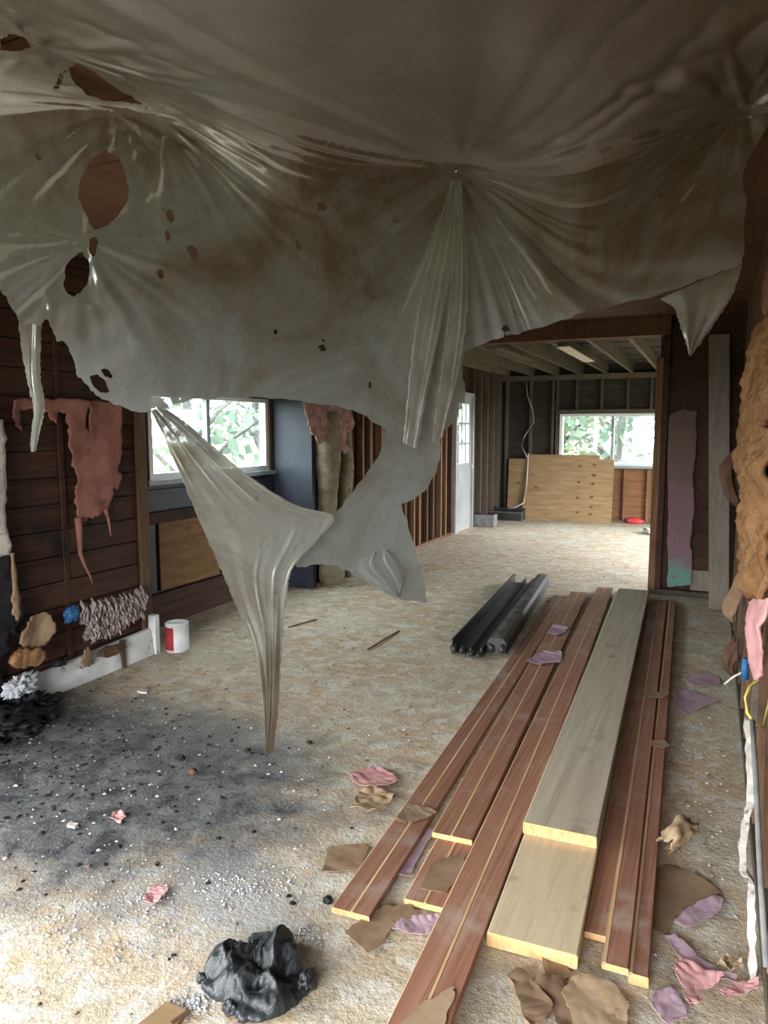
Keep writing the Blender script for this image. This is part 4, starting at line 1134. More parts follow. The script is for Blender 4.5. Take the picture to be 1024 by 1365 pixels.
# ---- old insulation batts and pink facing left of the studs
def batt(name, label, y, x, z0, z1, r, mat, seed, group=None):
    pts, rs = [], []
    rr = random.Random(seed)
    for i in range(22):
        t = i / 21
        pts.append((x + 0.012 * math.sin(t * 7 + seed), y + 0.02 * math.sin(t * 4 + seed), z0 + (z1 - z0) * t))
        rs.append(r * (0.82 + 0.18 * math.sin(t * 9 + seed) + rr.uniform(-0.05, 0.05)))
    o = MB().tube(pts, rs, 14).build(name, mat, None, True)
    tag(o, label, 'insulation', group)
    return o
batt('insulation_batt', 'dull green insulation batt bulging beside the bay', 6.07, -3.33, 0.03, 1.68, 0.125, M['green_batt'], 1, 'green insulation batts')
batt('insulation_batt', 'narrower green insulation batt next to the brown studs', 6.44, -3.36, 0.03, 1.60, 0.10, M['green_batt'], 2, 'green insulation batts')
def on_mid(a, b):
    return np.stack([-3.30 + 0.035 * waves(a, b, 14, 8) + 0.02 * waves(a, b, 40, 3), a, b], 1)
o = ragged('torn_facing', jag([(5.562, 1.763), (6.383, 1.794), (6.512, 1.612), (6.395, 1.463), (6.458, 1.313), (6.312, 1.272), (6.188, 1.392), (6.129, 1.5), (5.979, 1.423), (5.864, 1.383), (5.754, 1.466), (5.649, 1.6)], 0.02, 4, 4), on_mid, 0.02, M['pink_batt'], None, thick=0.02)
tag(o, 'ragged dirty pink facing hanging over the green batts', 'insulation')

# ---- pink facing torn off the left wall
def on_left(a, b):
    return np.stack([-3.395 + 0.030 * waves(a, b, 12, 2) + 0.012 * waves(a, b, 33, 6), a, b], 1)
pf = ragged('hanging_facing', jag([(2.714, 1.663), (2.915, 1.687), (3.178, 1.685), (3.495, 1.683), (3.473, 1.523), (3.459, 1.383), (3.434, 1.266), (3.468, 1.193), (3.433, 1.138), (3.383, 1.151), (3.367, 1.082), (3.315, 1.017), (3.241, 0.987), (3.183, 0.984), (3.146, 0.943), (3.104, 0.993), (3.086, 1.15), (3.117, 1.214), (3.08, 1.326), (3.068, 1.478), (3.054, 1.607), (2.986, 1.614), (2.966, 1.542), (2.937, 1.563), (2.92, 1.612), (2.813, 1.622), (2.756, 1.608), (2.758, 1.5), (2.732, 1.52), (2.718, 1.592)], 0.012, 5, 6), on_left, 0.014, M['wall_pink'], None,
       [jag([(3.198, 1.633), (3.221, 1.642), (3.228, 1.567), (3.219, 1.5), (3.198, 1.531)], 0.003, 3, 1)], 0.006)
tag(pf, 'torn brownish pink facing paper hanging on the near left wall', 'insulation')
MB().tube([(-3.38, 3.09, 0.995), (-3.38, 3.095, 0.883), (-3.38, 3.094, 0.78), (-3.38, 3.119, 0.713), (-3.38, 3.16, 0.632), (-3.38, 3.174, 0.583)], [0.022, 0.018, 0.013, 0.009, 0.006, 0.003], 6).build('dangling_shred', M['wall_pink'], pf, True)
MB().tube([(-3.38, 3.3, 1.028), (-3.38, 3.321, 0.97), (-3.38, 3.331, 0.913), (-3.38, 3.339, 0.85)], [0.016, 0.011, 0.007, 0.003], 6).build('dangling_shred', M['wall_pink'], pf, True)

# ---- shaggy grey-pink fluff above the white foot board
def shag(name, label, outline, X, seed):
    A = np.array(outline)
    lo, hi = A.min(0), A.max(0)
    r = random.Random(seed)
    root_ = empty(name, (X, float(A[:, 0].mean()), float(lo[1])))
    tag(root_, label, 'insulation')
    c0 = root_.location
    def fn(a, b):
        return np.stack([X - c0.x + 0.03 + 0.03 * waves(a, b, 22, seed) + 0.012 * waves(a, b, 70, seed + 1), a - c0.y, b - c0.z], 1)
    ragged('mat', jag(outline, 0.015, 5, seed), fn, 0.012, M['grey_fluff'], root_, thick=0.03)
    m = MB()
    pts = 0
    while pts < 240:
        p = np.array([[r.uniform(lo[0], hi[0]), r.uniform(lo[1], hi[1])]])
        if not inside(p, outline)[0]:
            continue
        y, z = p[0]
        L = r.uniform(0.03, 0.08)
        x = X + 0.06 + r.uniform(0, 0.03)
        m.tube([(x - 0.02, y, z + L * 0.5), (x, y + r.uniform(-.01, .01), z), (x + r.uniform(-.01, .01), y + r.uniform(-.015, .015), z - L * 0.5)], [0.006, 0.009, 0.003], 5)
        pts += 1
    tag(m.build('fibres', M['grey_fluff'], root_, True, origin=tuple(c0)), kind='stuff')
shag('fluff_clump', 'shaggy grey-pink insulation clump above the white base board', [(3.001, 0.481), (3.112, 0.479), (3.258, 0.461), (3.414, 0.462), (3.546, 0.474), (3.567, 0.354), (3.51, 0.297), (3.391, 0.286), (3.35, 0.237), (3.245, 0.236), (3.145, 0.253), (3.098, 0.242), (3.09, 0.291), (3.132, 0.322), (3.051, 0.397)], -3.40, 4)

# ---- rubbish at the foot of the left wall
def wall_lump(name, label, cat, u, size, mat, seed, rot=0.0, amp=0.4):
    o = lump(name, u, size, mat, seed, None, amp, 3.5 if amp < 0.65 else 6.0, 4 if amp < 0.65 else 5, 0.85, rot)
    tag(o, label, cat)
    return o
def left_sheet(name, label, cat, pix, X, mat, seed, thick=0.01, amp=0.03, f=20):
    def fn(a, b):
        return np.stack([X + amp * waves(a, b, f, seed) + amp * 0.5 * np.abs(waves(a, b, f * 2.3, seed + 4)), a, b], 1)
    o = ragged(name, jag(pix, 0.014, 4, seed), fn, 0.012, mat, None, thick=thick)
    tag(o, label, cat)
left_sheet('torn_paper', 'torn tan paper upright against the charred corner', 'paper', [(2.598, 0.376), (2.643, 0.488), (2.71, 0.505), (2.769, 0.508), (2.807, 0.491), (2.822, 0.41), (2.789, 0.359), (2.757, 0.316), (2.66, 0.326)], -3.31, M['brown_paper'], 2)
left_sheet('fibre_mat', 'flat orange fibre mat under the tan torn paper', 'insulation', [(2.507, 0.301), (2.536, 0.341), (2.609, 0.353), (2.692, 0.321), (2.728, 0.269), (2.678, 0.241), (2.584, 0.249)], -3.28, M['orange_batt'], 5, 0.04)
wall_lump('plastic_scrap', 'small crushed blue plastic scrap on the left wall plate', 'plastic scrap', (-3.345, 2.98, 0.44), (0.03, 0.05, 0.05), M['blue_plastic'], 7)
left_sheet('paper_shred', 'small tan paper shred leaning on the white base board', 'paper', [(3.005, 0.145), (3.042, 0.207), (3.077, 0.224), (3.109, 0.188), (3.095, 0.136), (3.128, 0.098), (3.07, 0.102)], -3.33, M['brown_paper'], 9, 0.008)
wall_lump('burnt_board_stub', 'brown board stub on top of the white base board', 'board', (-3.34, 3.27, 0.145), (0.04, 0.11, 0.03), M['stud_brown'], 12)
wall_lump('char_heap', 'black char heap at the left edge below the burnt post', 'char', (-3.20, 2.36, 0.045), (0.16, 0.20, 0.055), M['char'], 3, 0.3, 0.7)
wall_lump('ash_heap', 'white ash heap on top of the char at the left edge', 'ash', (-3.27, 2.56, 0.16), (0.05, 0.10, 0.05), M['ash'], 8, 0.2, 0.7)
wall_lump('char_rubble', 'black rubble wedged behind the white board end', 'char', (-3.29, 2.60, 0.055), (0.07, 0.09, 0.065), M['char'], 13, 0.0, 0.7)
for i, (x_, y_, s_, lab) in enumerate(((-3.27, 2.74, 0.05, 'black char chunk in front of the white board end'), (-3.22, 2.66, 0.04, 'smaller black char chunk beside the char heap'), (-3.33, 2.86, 0.035, 'char chunk lodged above the white board under the torn paper'), (-3.05, 2.42, 0.05, 'char chunk on the sooty floor right of the heap'), (-3.10, 2.58, 0.035, 'small char chunk on the sooty floor near the board end'))):
    o = lump('char_chunk', (x_, y_, s_ * 0.5 if i != 2 else 0.19), (s_ * 0.9, s_ * 1.2, s_ * 0.6), M['char'], 40 + i, None, 0.5, 4, 4, 0.85)
    tag(o, lab, 'char', 'char chunks by the left wall')
def on_post(a, b):
    return np.stack([-3.34 + 0.02 * waves(a, b, 18, 12), a, b], 1)
o = ragged('plaster_remnant', jag([(2.479, 1.556), (2.601, 1.558), (2.6, 1.403), (2.6, 1.208), (2.577, 1.053), (2.6, 0.872), (2.58, 0.835), (2.43, 0.84)], 0.012, 5, 8), on_post, 0.018, M['plaster'], None, thick=0.02)
tag(o, 'pale plaster remnant clinging to the burnt post at the left edge', 'plaster')
def on_post2(a, b):
    return np.stack([-3.33 + 0.02 * waves(a, b, 16, 14), a, b], 1)
o = ragged('charred_wallboard', jag([(2.404, 0.864), (2.565, 0.858), (2.613, 0.77), (2.614, 0.648), (2.631, 0.481), (2.607, 0.404), (2.566, 0.464), (2.54, 0.341), (2.356, 0.159)], 0.015, 5, 18), on_post2, 0.018, M['char'], None, thick=0.02)
tag(o, 'blackened wallboard rags hanging on the burnt post', 'wallboard')
def on_post3(a, b):
    return np.stack([-3.31 + 0.02 * waves(a, b, 16, 15), a, b], 1)
o = ragged('scorched_paper', jag([(2.577, 0.877), (2.603, 0.873), (2.605, 0.753), (2.616, 0.65), (2.617, 0.527), (2.597, 0.499), (2.565, 0.56), (2.582, 0.677)], 0.01, 4, 28), on_post3, 0.016, M['brown_paper'], None, thick=0.008)
tag(o, 'scorched tan paper strip hanging from the burnt post', 'paper')

# ================================================================== RIGHT EDGE
def right_sheet(name, label, cat, pix, X, bulge, mat, seed, thick=0.02, amp=0.012):
    A = np.array(pix)
    lo, hi = A.min(0), A.max(0)
    def fn(a, b):
        u = np.clip((a - lo[0]) / (hi[0] - lo[0]), 0, 1)
        v = np.clip((b - lo[1]) / (hi[1] - lo[1]), 0, 1)
        fz = np.array([noise.fractal(Vector((p * 9, q * 9, seed)), 0.7, 2.1, 5) for p, q in zip(a.tolist(), b.tolist())])
        return np.stack([X - bulge * np.sin(u * np.pi) * np.sin(v * np.pi) ** 0.7 + amp * 0.6 * waves(a, b, 9, seed) + amp * 1.1 * fz, a, b], 1)
    o = ragged(name, jag(jag(pix, 0.04, 3, seed), 0.015, 3, seed + 1), fn, 0.012, mat, None, thick=thick)
    tag(o, label, cat)
    return o
right_sheet('orange_batt', 'large orange-tan insulation sheet bulging from the right wall', 'insulation', [(2.55, 1.42), (2.8, 1.75), (3.05, 1.92), (3.35, 1.86), (3.75, 1.80), (4.05, 1.66), (3.95, 1.45), (3.6, 1.36), (3.35, 1.22), (3.1, 1.20), (2.9, 1.02), (2.55, 1.02)], 0.185, 0.05, M['orange_batt'], 5, 0.04, 0.03)
right_sheet('tan_facing', 'tan paper facing torn loose above the pink strip on the right', 'insulation', [(2.3, 1.50), (2.6, 1.52), (2.95, 1.40), (3.05, 1.25), (2.95, 1.08), (2.8, 0.95), (2.6, 0.98), (2.3, 1.02)], 0.155, 0.04, M['orange_batt'], 6, 0.02, 0.03)
right_sheet('pink_facing', 'pink facing strip hanging low on the right wall', 'insulation', [(2.35, 1.06), (2.7, 1.06), (2.95, 1.02), (3.0, 0.90), (2.85, 0.84), (2.75, 0.74), (2.6, 0.70), (2.35, 0.80)], 0.165, 0.02, M['pink_paper'], 7, 0.008)
right_sheet('upper_facing', 'brownish pink facing under the ceiling on the right wall', 'insulation', [(2.6, 2.15), (2.9, 2.22), (3.3, 2.15), (3.55, 2.0), (3.5, 1.86), (3.2, 1.94), (2.9, 1.95), (2.6, 1.85)], 0.19, 0.03, M['wall_pink'], 8, 0.01)
right_sheet('dark_wallboard', 'dark broken wallboard edge high on the right wall', 'wallboard', [(3.4, 2.38), (4.6, 2.42), (5.2, 2.3), (5.0, 2.0), (4.5, 1.75), (4.1, 1.7), (3.7, 1.9)], 0.195, 0.0, M['dark_paper'], 9, 0.015)
def curl(name, label, cat, pts, rs, mat, seed=1, turns=0.85):
    """a torn sheet rolled round its length, open along one side, with ragged ends"""
    r = random.Random(seed + len(label))
    P = np.array(pts)
    n, k = 36, 30
    u = np.linspace(0, 1, len(P))
    v = np.linspace(0, 1, n)
    C_ = np.stack([_smooth(v, u, P[:, i]) for i in range(3)], 1)
    RR_ = _smooth(v, u, np.array(rs))
    T_ = np.gradient(C_, axis=0)
    m = MB()
    vs_, fs_ = [], []
    a0 = r.uniform(0, 6.28)
    ph = [r.uniform(0, 6.28) for _ in range(6)]
    for i in range(n):
        t = Vector(T_[i]).normalized()
        ref = Vector((0, 0, 1)) if abs(t.z) < 0.9 else Vector((1, 0, 0))
        A_ = t.cross(ref).normalized()
        B_ = t.cross(A_)
        for j in range(k):
            w = j / (k - 1)
            q = a0 + w * turns * 6.283
            rr_ = RR_[i] * (1 - 0.38 * w) * (1 + 0.16 * math.sin(3 * q + ph[0] + 5 * v[i]) + 0.10 * math.sin(7 * q + ph[1] - 9 * v[i]) + 0.10 * math.sin(14 * v[i] + ph[2] + q))
            sh = 0.25 * RR_.max() * (math.sin(5 * q + ph[3]) + 0.6 * math.sin(11 * q + ph[4])) * (abs(v[i] - 0.5) * 2) ** 3
            p = Vector(C_[i]) + A_ * rr_ * math.cos(q) + B_ * rr_ * math.sin(q) + t * sh
            vs_.append(tuple(p))
    fs_ = [(i * k + j, i * k + j + 1, (i + 1) * k + j + 1, (i + 1) * k + j) for i in range(n - 1) for j in range(k - 1)]
    o = m.add(vs_, fs_).build(name, mat, None, True)
    s = o.modifiers.new('thickness', 'SOLIDIFY')
    s.thickness = 0.004
    return tag(o, label, cat)
curl('paper_curl', 'dark brown curl of paper sticking out by the grey board', 'paper', [(0.142, 5.0, 1.365), (0.12, 5.0, 1.3), (0.111, 5.0, 1.22), (0.128, 5.0, 1.14), (0.165, 5.0, 1.066), (0.192, 5.0, 1.048)], [0.03, 0.055, 0.065, 0.06, 0.04, 0.015], M['dark_paper'])
curl('paper_curl', 'brown paper curl hanging low above the blue connector', 'paper', [(0.204, 4.2, 0.833), (0.18, 4.2, 0.73), (0.15, 4.2, 0.626), (0.136, 4.2, 0.543), (0.149, 4.2, 0.499)], [0.015, 0.03, 0.042, 0.045, 0.02], M['brown_paper'])
curl('paper_curl', 'reddish brown paper curl resting near the floor on the right', 'paper', [(0.161, 4.2, 0.394), (0.143, 4.2, 0.325), (0.139, 4.2, 0.254), (0.163, 4.2, 0.195)], [0.02, 0.045, 0.05, 0.02], M['dark_paper'])
gb = MB()
gb.hexa([(0.04, 6.60, 0.0), (0.196, 6.60, 0.0), (0.196, 6.625, 0.0), (0.04, 6.625, 0.0)], [(-0.068, 6.94, 2.33), (0.098, 6.94, 2.33), (0.098, 6.965, 2.33), (-0.068, 6.965, 2.33)])
gb = gb.build('leaning_board', M['grey_board'], bevel=0.003)
tag(gb, 'tall grey painted board leaning beside the brown partition', 'board')
# white broken wallboard edge standing at the foot of the right wall
def wstrip(name, label, pts, w, mat, seed):
    r = random.Random(seed)
    vs, fs = [], []
    pp = []
    for i in range(len(pts) - 1):
        for j in range(5):
            t = j / 5
            pp.append([pts[i][k] * (1 - t) + pts[i + 1][k] * t for k in range(3)])
    pp.append(list(pts[-1]))
    for p in pp:
        a, b = w * r.uniform(0.5, 1.1), w * r.uniform(0.4, 0.9)
        vs += [(p[0] - a, p[1] + r.uniform(-.01, .01), p[2]), (p[0] + b, p[1], p[2]), (p[0] + b, p[1] + 0.025, p[2]), (p[0] - a * 0.9, p[1] + 0.025, p[2])]
    for i in range(len(pp) - 1):
        for j in range(4):
            fs.append((i * 4 + j, i * 4 + (j + 1) % 4, i * 4 + 4 + (j + 1) % 4, i * 4 + 4 + j))
    fs += [(3, 2, 1, 0), tuple(len(vs) - 4 + j for j in range(4))]
    return tag(MB().add(vs, fs).build(name, mat, None), label, 'wallboard')
wstrip('broken_wallboard', 'ragged white wallboard edge standing at the foot of the right wall', [(0.173, 2.08, -0.017), (0.166, 2.12, 0.098), (0.162, 2.18, 0.217), (0.138, 2.22, 0.232), (0.14, 2.28, 0.316), (0.157, 2.34, 0.384), (0.153, 2.42, 0.491), (0.145, 2.5, 0.581)], 0.013, M['plaster'], 4)
dp = MB().tube([(0.193, 2.0, 0.104), (0.179, 2.15, 0.262), (0.168, 2.35, 0.453), (0.158, 2.5, 0.583)], 0.008, 8).build('conduit', M['concrete'], None, True)
tag(dp, 'thin grey conduit rising behind the ragged white wallboard', 'conduit')
yw = MB().tube([(0.215, 2.7, 0.85)] + [(0.173, 2.6, 0.682), (0.149, 2.55, 0.677), (0.135, 2.5, 0.654), (0.142, 2.5, 0.606), (0.166, 2.52, 0.567), (0.195, 2.55, 0.545)] + [(0.215, 2.6, 0.66)], 0.005, 8).build('cable', M['yellow_wire'], None, True)
tag(yw, 'yellow cable looping out of the right wall', 'cable')
yw = MB().tube([(0.215, 2.84, 1.02)] + [(0.178, 2.8, 0.684), (0.142, 2.8, 0.648), (0.109, 2.8, 0.624), (0.081, 2.8, 0.592)], 0.004, 7).build('cable', M['white_wire'], None, True)
tag(yw, 'short stripped wire end sticking out below the blue connector', 'cable')
bc = MB().tube([(0.144, 2.8, 0.696), (0.146, 2.8, 0.621)], [0.012, 0.014], 10).build('wire_connector', M['blue_plastic'], None, True)
tag(bc, 'blue wire connector on the right wall', 'connector')

# ================================================================== SCRAPS ON THE FLOOR
def scrap(name, label, cat, poly, mat, seed, z=0.004, curlh=0.014, thick=0.0018, group=None, jagged=0.008, cell=0.012):
    A = np.array(poly)
    c = A.mean(0)
    ext = float(np.abs(A - c).max())
    def fn(a, b):
        r = np.sqrt((a - c[0]) ** 2 + (b - c[1]) ** 2) / ext
        h = 0.55 * curlh * (np.abs(waves(a, b, 3.0 / ext, seed)) * 1.3 + np.abs(waves(a, b, 7.5 / ext, seed + 9)) * 0.5 + 0.15) * (0.30 + r)
        return np.stack([a - c[0], b - c[1], np.maximum(h, 0.0)], 1)
    o = ragged(name, jag(jag(poly, jagged * 0.9, 2, seed), jagged * 0.5, 3, seed + 50), fn, max(min(cell, ext / 16), 0.003), mat, None, thick=thick, smooth=False)
    o.location = (c[0], c[1], z)
    return tag(o, label, cat, group)
G = 'torn scraps on the floor'
scrap('paper_scrap', 'brown paper scrap just left of the near siding board end', 'scrap', [(-1.147, 2.009), (-1.197, 2.147), (-1.069, 2.226), (-1.036, 2.073)], M['brown_paper'], 1, group=G)
scrap('paper_scrap', 'brown scrap sticking out between the two near siding boards', 'scrap', [(-0.932, 1.772), (-0.918, 1.836), (-0.879, 1.938), (-0.804, 1.98), (-0.759, 1.946), (-0.818, 1.859), (-0.821, 1.774), (-0.835, 1.727), (-0.875, 1.749)], M['brown_paper'], 2, group=G)
scrap('paper_scrap', 'lilac scrap under the short siding board end', 'scrap', [(-0.815, 1.853), (-0.812, 1.892), (-0.759, 1.946), (-0.706, 1.97), (-0.697, 1.879), (-0.758, 1.851)], M['lilac_paper'], 3, group=G)
scrap('paper_scrap', 'lilac strip in the gap between two siding boards', 'scrap', [(-0.906, 2.096), (-0.916, 2.234), (-0.911, 2.423), (-0.88, 2.42), (-0.876, 2.242), (-0.856, 2.109)], M['lilac_paper'], 4, group=G)
scrap('paper_scrap', 'leaf-shaped brown scrap lying across the left siding board', 'scrap', [(-1.039, 2.395), (-1.03, 2.509), (-0.971, 2.523), (-0.907, 2.502), (-0.948, 2.424), (-0.992, 2.381)], M['brown_paper'], 5, z=0.026, curlh=0.008, group=G)
scrap('paper_scrap', 'tan scrap covering the groove of the lower siding board', 'scrap', [(-0.793, 2.044), (-0.811, 2.18), (-0.767, 2.249), (-0.717, 2.281), (-0.693, 2.142), (-0.71, 2.057)], M['brown_paper'], 6, z=0.024, curlh=0.003, group=G)
scrap('paper_scrap', 'tan scrap stuck on the long board at the bottom edge', 'scrap', [(-0.636, 1.492), (-0.612, 1.572), (-0.555, 1.664), (-0.538, 1.627), (-0.531, 1.515), (-0.606, 1.458)], M['tan_paper'], 7, z=0.049, curlh=0.003, group=G)
scrap('paper_scrap', 'pale pink scrap on the siding boards furthest from the viewer', 'scrap', [(-1.028, 5.1), (-1.026, 5.365), (-0.908, 5.328), (-0.909, 5.154), (-0.961, 5.089)], M['lilac_paper'], 8, z=0.046, curlh=0.03, group=G)
scrap('paper_scrap', 'pale folded scrap across the middle of the siding boards', 'scrap', [(-1.008, 4.375), (-0.99, 4.548), (-0.946, 4.709), (-0.842, 4.685), (-0.807, 4.498), (-0.916, 4.385)], M['lilac_paper'], 9, z=0.046, curlh=0.035, group=G)
scrap('paper_scrap', 'pink scrap on the floor left of the siding boards', 'scrap', [(-1.368, 2.653), (-1.345, 2.724), (-1.281, 2.769), (-1.201, 2.744), (-1.145, 2.696), (-1.188, 2.619), (-1.274, 2.594), (-1.326, 2.599)], M['pink_paper'], 10, curlh=0.035, z=0.01, group=G)
scrap('paper_scrap', 'crumpled tan scrap just in front of the pink one', 'scrap', [(-1.233, 2.39), (-1.263, 2.544), (-1.236, 2.597), (-1.178, 2.582), (-1.112, 2.572), (-1.107, 2.484), (-1.127, 2.401), (-1.179, 2.414)], M['tan_paper'], 11, curlh=0.05, z=0.01, group=G)
scrap('paper_scrap', 'dark brown flat scrap under the right siding board', 'scrap', [(-0.125, 2.458), (-0.085, 2.537), (0.011, 2.534), (0.096, 2.454), (0.037, 2.353), (-0.033, 2.275), (-0.057, 2.162), (-0.1, 2.178)], M['brown_paper'], 12, group=G, curlh=0.006)
scrap('paper_scrap', 'lilac scrap beside the dark brown one, among plaster crumbs', 'scrap', [(-0.044, 2.233), (0.0, 2.329), (0.08, 2.43), (0.102, 2.403), (0.069, 2.31), (-0.003, 2.222)], M['lilac_paper'], 13, group=G, z=0.006)
scrap('paper_scrap', 'long lilac strip running towards the right wall foot', 'scrap', [(-0.063, 2.152), (-0.032, 2.166), (0.03, 2.1), (0.088, 2.07), (0.135, 2.061), (0.125, 2.033), (0.06, 2.033), (0.002, 2.056)], M['lilac_paper'], 14, group=G, z=0.008, curlh=0.02)
scrap('paper_scrap', 'large bright pink scrap near the bottom right corner', 'scrap', [(-0.017, 2.053), (0.021, 2.058), (0.097, 2.032), (0.069, 1.982), (0.042, 1.955), (0.03, 1.895), (0.013, 1.882), (-0.0, 1.95), (-0.025, 1.997)], M['pink_paper'], 15, group=G, curlh=0.03, z=0.015)
scrap('paper_scrap', 'narrow pink tongue pointing at the right wall', 'scrap', [(0.088, 1.981), (0.125, 2.021), (0.18, 2.052), (0.183, 2.024), (0.142, 1.984), (0.096, 1.952)], M['pink_paper'], 16, group=G, z=0.02, curlh=0.02)
scrap('paper_scrap', 'pale lilac scrap at the bottom edge beside the pink one', 'scrap', [(-0.083, 1.893), (-0.037, 1.942), (-0.01, 1.915), (0.013, 1.856), (-0.034, 1.809), (-0.065, 1.846)], M['lilac_paper'], 17, group=G, z=0.01)
scrap('paper_scrap', 'round tan paper piece at the bottom edge below the wide planks', 'scrap', [(-0.298, 1.801), (-0.283, 1.871), (-0.232, 1.901), (-0.171, 1.887), (-0.131, 1.835), (-0.124, 1.736), (-0.234, 1.674), (-0.267, 1.755)], M['tan_paper'], 18, group=G, z=0.012, curlh=0.015)
scrap('paper_scrap', 'angular brown wedge left of the round tan paper', 'scrap', [(-0.443, 1.793), (-0.424, 1.832), (-0.382, 1.815), (-0.308, 1.747), (-0.317, 1.698), (-0.344, 1.648), (-0.388, 1.719)], M['brown_paper'], 19, group=G, z=0.008, curlh=0.03, thick=0.01)
scrap('paper_scrap', 'brown paper strip overlapping the round tan piece', 'scrap', [(-0.373, 1.813), (-0.316, 1.862), (-0.296, 1.83), (-0.264, 1.762), (-0.245, 1.681), (-0.277, 1.659), (-0.307, 1.742)], M['brown_paper'], 20, group=G, z=0.010, curlh=0.02)
scrap('paper_scrap', 'brown flap tucked under the pale plank end', 'scrap', [(-0.393, 1.941), (-0.327, 1.951), (-0.287, 1.894), (-0.3, 1.852), (-0.346, 1.837)], M['brown_paper'], 21, group=G, z=0.004)
scrap('paper_scrap', 'lilac smudge of paper on the floor between right boards and wall', 'scrap', [(-0.122, 4.401), (-0.009, 4.386), (0.1, 4.308), (0.014, 4.149), (-0.069, 4.031), (-0.118, 4.124)], M['lilac_paper'], 22, group=G, curlh=0.006)
scrap('paper_scrap', 'small grey-lilac scrap just beyond that lilac smudge', 'scrap', [(-0.097, 4.623), (0.026, 4.83), (0.111, 4.717), (0.102, 4.57), (-0.031, 4.496)], M['lilac_paper'], 23, group=G, curlh=0.006)
scrap('paper_scrap', 'thin curled scrap lying across both right siding boards, farther one', 'scrap', [(-0.281, 4.103), (-0.221, 4.194), (-0.151, 4.2), (-0.173, 4.103), (-0.247, 4.069)], M['brown_paper'], 24, group=G, z=0.046, curlh=0.01)
scrap('paper_scrap', 'thin curled scrap lying on the outermost right board, nearer one', 'scrap', [(-0.198, 3.504), (-0.16, 3.539), (-0.111, 3.489), (-0.141, 3.44), (-0.187, 3.446)], M['brown_paper'], 25, group=G, z=0.04, curlh=0.01)
scrap('paper_scrap', 'small salmon scrap on the floor above the black bag', 'scrap', [(-1.582, 1.632), (-1.616, 1.686), (-1.616, 1.721), (-1.579, 1.737), (-1.548, 1.708), (-1.538, 1.655)], M['pink_paper'], 26, group=G, curlh=0.02)
scrap('paper_scrap', 'tiny pale pink scrap on the sooty floor', 'scrap', [(-2.049, 1.959), (-2.077, 2.007), (-2.059, 2.027), (-2.01, 2.001), (-1.991, 1.95)], M['pink_paper'], 27, group=G, curlh=0.03)
scrap('paper_scrap', 'tan flake near the right wall foot beside the pink pieces', 'scrap', [(0.081, 2.098), (0.105, 2.14), (0.137, 2.142), (0.149, 2.104), (0.122, 2.073), (0.092, 2.066)], M['tan_paper'], 28, group=G, curlh=0.05)
scrap('plaster_chip', 'white plaster chip on the sooty floor left', 'chip', [(-2.168, 1.859), (-2.178, 1.889), (-2.142, 1.888), (-2.131, 1.864)], M['plaster'], 29, curlh=0.01, thick=0.01, z=0.006)
scrap('plaster_chip', 'white chip on the floor in front of the paint can', 'chip', [(-2.952, 3.064), (-2.959, 3.114), (-2.91, 3.11), (-2.884, 3.069)], M['plaster'], 30, curlh=0.01, thick=0.012, z=0.006)
scrap('plywood_offcut', 'flat plywood offcut under the bottom edge left of the bag', 'offcut', [(-1.259, 1.254), (-1.242, 1.351), (-1.172, 1.35), (-1.164, 1.289)], M['plywood'], 31, curlh=0.0, thick=0.008, jagged=0.001)
rc = (-0.044, 2.693, 0.045)
curl('paper_roll', 'rolled tan paper piece lying on the floor right of the boards', 'paper', [(rc[0] - 0.035, rc[1] - 0.075, 0.036), (rc[0] - 0.01, rc[1] - 0.03, 0.046), (rc[0] + 0.01, rc[1] + 0.03, 0.048), (rc[0] + 0.04, rc[1] + 0.08, 0.038)], [0.030, 0.043, 0.045, 0.034], M['tan_paper'], 3)
for i, (c_, lab) in enumerate((((-2.145, 2.477, 0.02), 'black charred crumb cluster nearer the left wall'), ((-2.009, 2.398, 0.018), 'brown charred lump right of the black crumb cluster'), ((-1.052, 1.884, 0.01), 'tiny black cinder at the near left board end'), ((-1.918, 2.679, 0.014), 'dark cinder at the foot of the hanging plastic tip'), ((-1.696, 2.875, 0.012), 'dark cinder right of the hanging plastic tip'))):
    o = lump('cinder', c_, (0.022 - 0.002 * i, 0.018 - 0.002 * i, 0.012 - 0.001 * i), M['char'] if i != 1 else M['dark_paper'], 20 + i, None, 0.6, 4, 3, 0.8)
    tag(o, lab, 'cinder', 'cinders')
for a, b, lab in (((-2.095, 4.346, 0.006), (-2.082, 4.867, 0.006), 'thin stick on the floor left of the black channels'), ((-2.895, 4.613, 0.006), (-2.811, 4.894, 0.006), 'thin stick on the floor behind the hanging plastic'), ((-1.181, 1.297, 0.008), (-1.166, 1.348, 0.008), 'short stick at the bottom edge left of the bag')):
    o = MB().tube([a, mid(a, b) + (0.008,), b], 0.006, 6).build('stick', M['stud_brown'], None)
    tag(o, lab, 'stick', 'sticks')

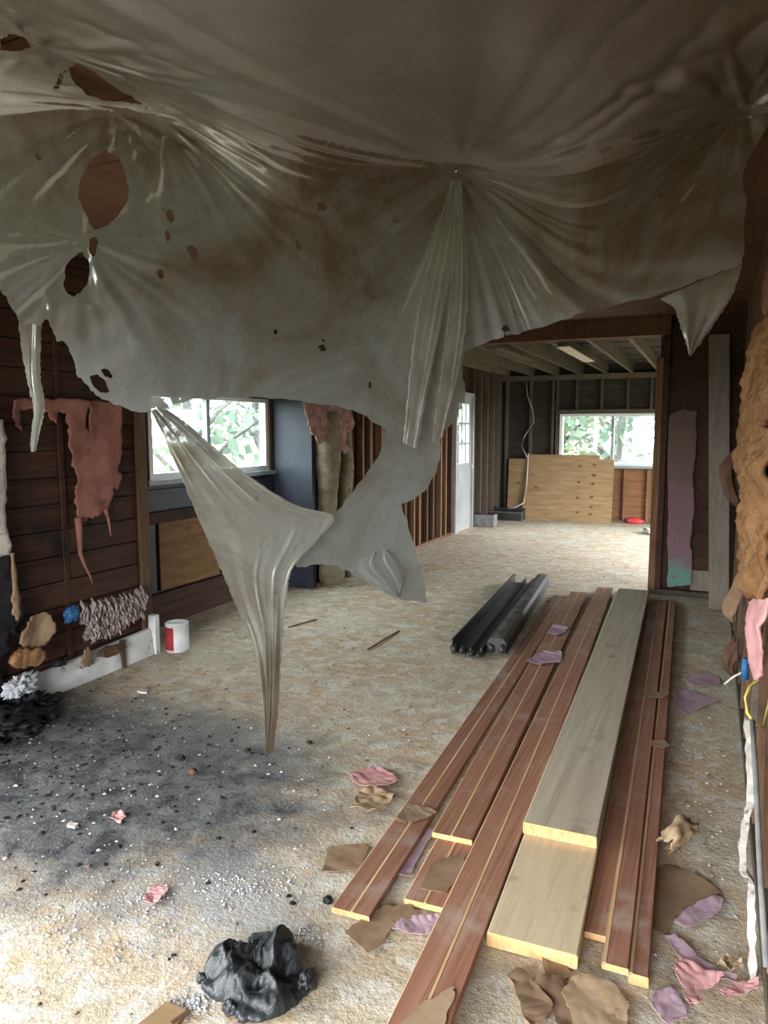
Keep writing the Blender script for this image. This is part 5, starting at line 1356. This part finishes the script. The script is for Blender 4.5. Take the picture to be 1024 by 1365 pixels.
# ---- crumbs nobody could count: plaster, char and ash
def crumbs(name, label, cat, n, mat, seed, place, smin, smax, flat=0.5):
    r = random.Random(seed)
    m = MB()
    done = 0
    while done < n:
        x, y = place(r)
        s = smin + (smax - smin) * r.random() ** 3
        a = r.uniform(0, 6.28)
        h = s * flat * r.uniform(0.5, 1.2)
        pts = []
        for j in range(5):
            q = a + j * 6.283 / 5 + r.uniform(-0.4, 0.4)
            d = s * r.uniform(0.55, 1.1)
            pts.append((x + math.cos(q) * d, y + math.sin(q) * d, 0.0))
        pts += [(x + r.uniform(-.3, .3) * s, y + r.uniform(-.3, .3) * s, h), (x + r.uniform(-.5, .5) * s, y + r.uniform(-.5, .5) * s, h * 0.8)]
        m.add(pts, [(0, 1, 5), (1, 2, 6, 5), (2, 3, 6), (3, 4, 6), (4, 0, 5, 6)])
        done += 1
    o = m.build(name, mat)
    tag(o, label, cat, kind='stuff')
def anywhere(r):
    while True:
        x, y = r.uniform(-3.2, 0.1), 1.2 + 8 * r.random() ** 1.6
        if not (y < 7.2 and -1.25 < x < -0.05) and not (6.5 < y < 7.6 and x > -0.5):
            return x, y
def sooty(r):
    return -2.55 + r.gauss(0, 0.5), 2.25 + r.gauss(0, 0.42)
def right_side(r):
    return r.uniform(-0.1, 0.16), 1.5 + 5 * r.random() ** 1.3
def ashy(r):
    c = r.choice(((-1.66, 1.72, .10), (-1.52, 1.60, .08), (-1.25, 1.90, .08), (-1.40, 1.82, .06), (-1.75, 1.50, .12), (-1.60, 1.42, .10), (-1.05, 1.72, .05), (-1.18, 1.38, .03)))
    return c[0] + r.gauss(0, c[2]), c[1] + r.gauss(0, c[2] * 0.7)
crumbs('plaster_crumbs', 'scattered white plaster crumbs over the whole floor', 'crumbs', 900, M['plaster'], 1, anywhere, 0.002, 0.013)
crumbs('brown_crumbs', 'scattered brown crumbs over the whole floor', 'crumbs', 1100, M['crumb'], 2, anywhere, 0.002, 0.014)
crumbs('char_crumbs', 'black char crumbs over the burnt patch', 'crumbs', 900, M['char'], 3, sooty, 0.003, 0.016)
crumbs('soot_flakes', 'pale flakes over the burnt patch', 'crumbs', 350, M['ash'], 4, sooty, 0.002, 0.010)
crumbs('wall_foot_crumbs', 'plaster crumbs along the foot of the right wall', 'crumbs', 320, M['plaster'], 5, right_side, 0.002, 0.012)
crumbs('ash_flakes', 'grey ash flakes around the black bag', 'crumbs', 1500, M['ash'], 6, ashy, 0.002, 0.008)
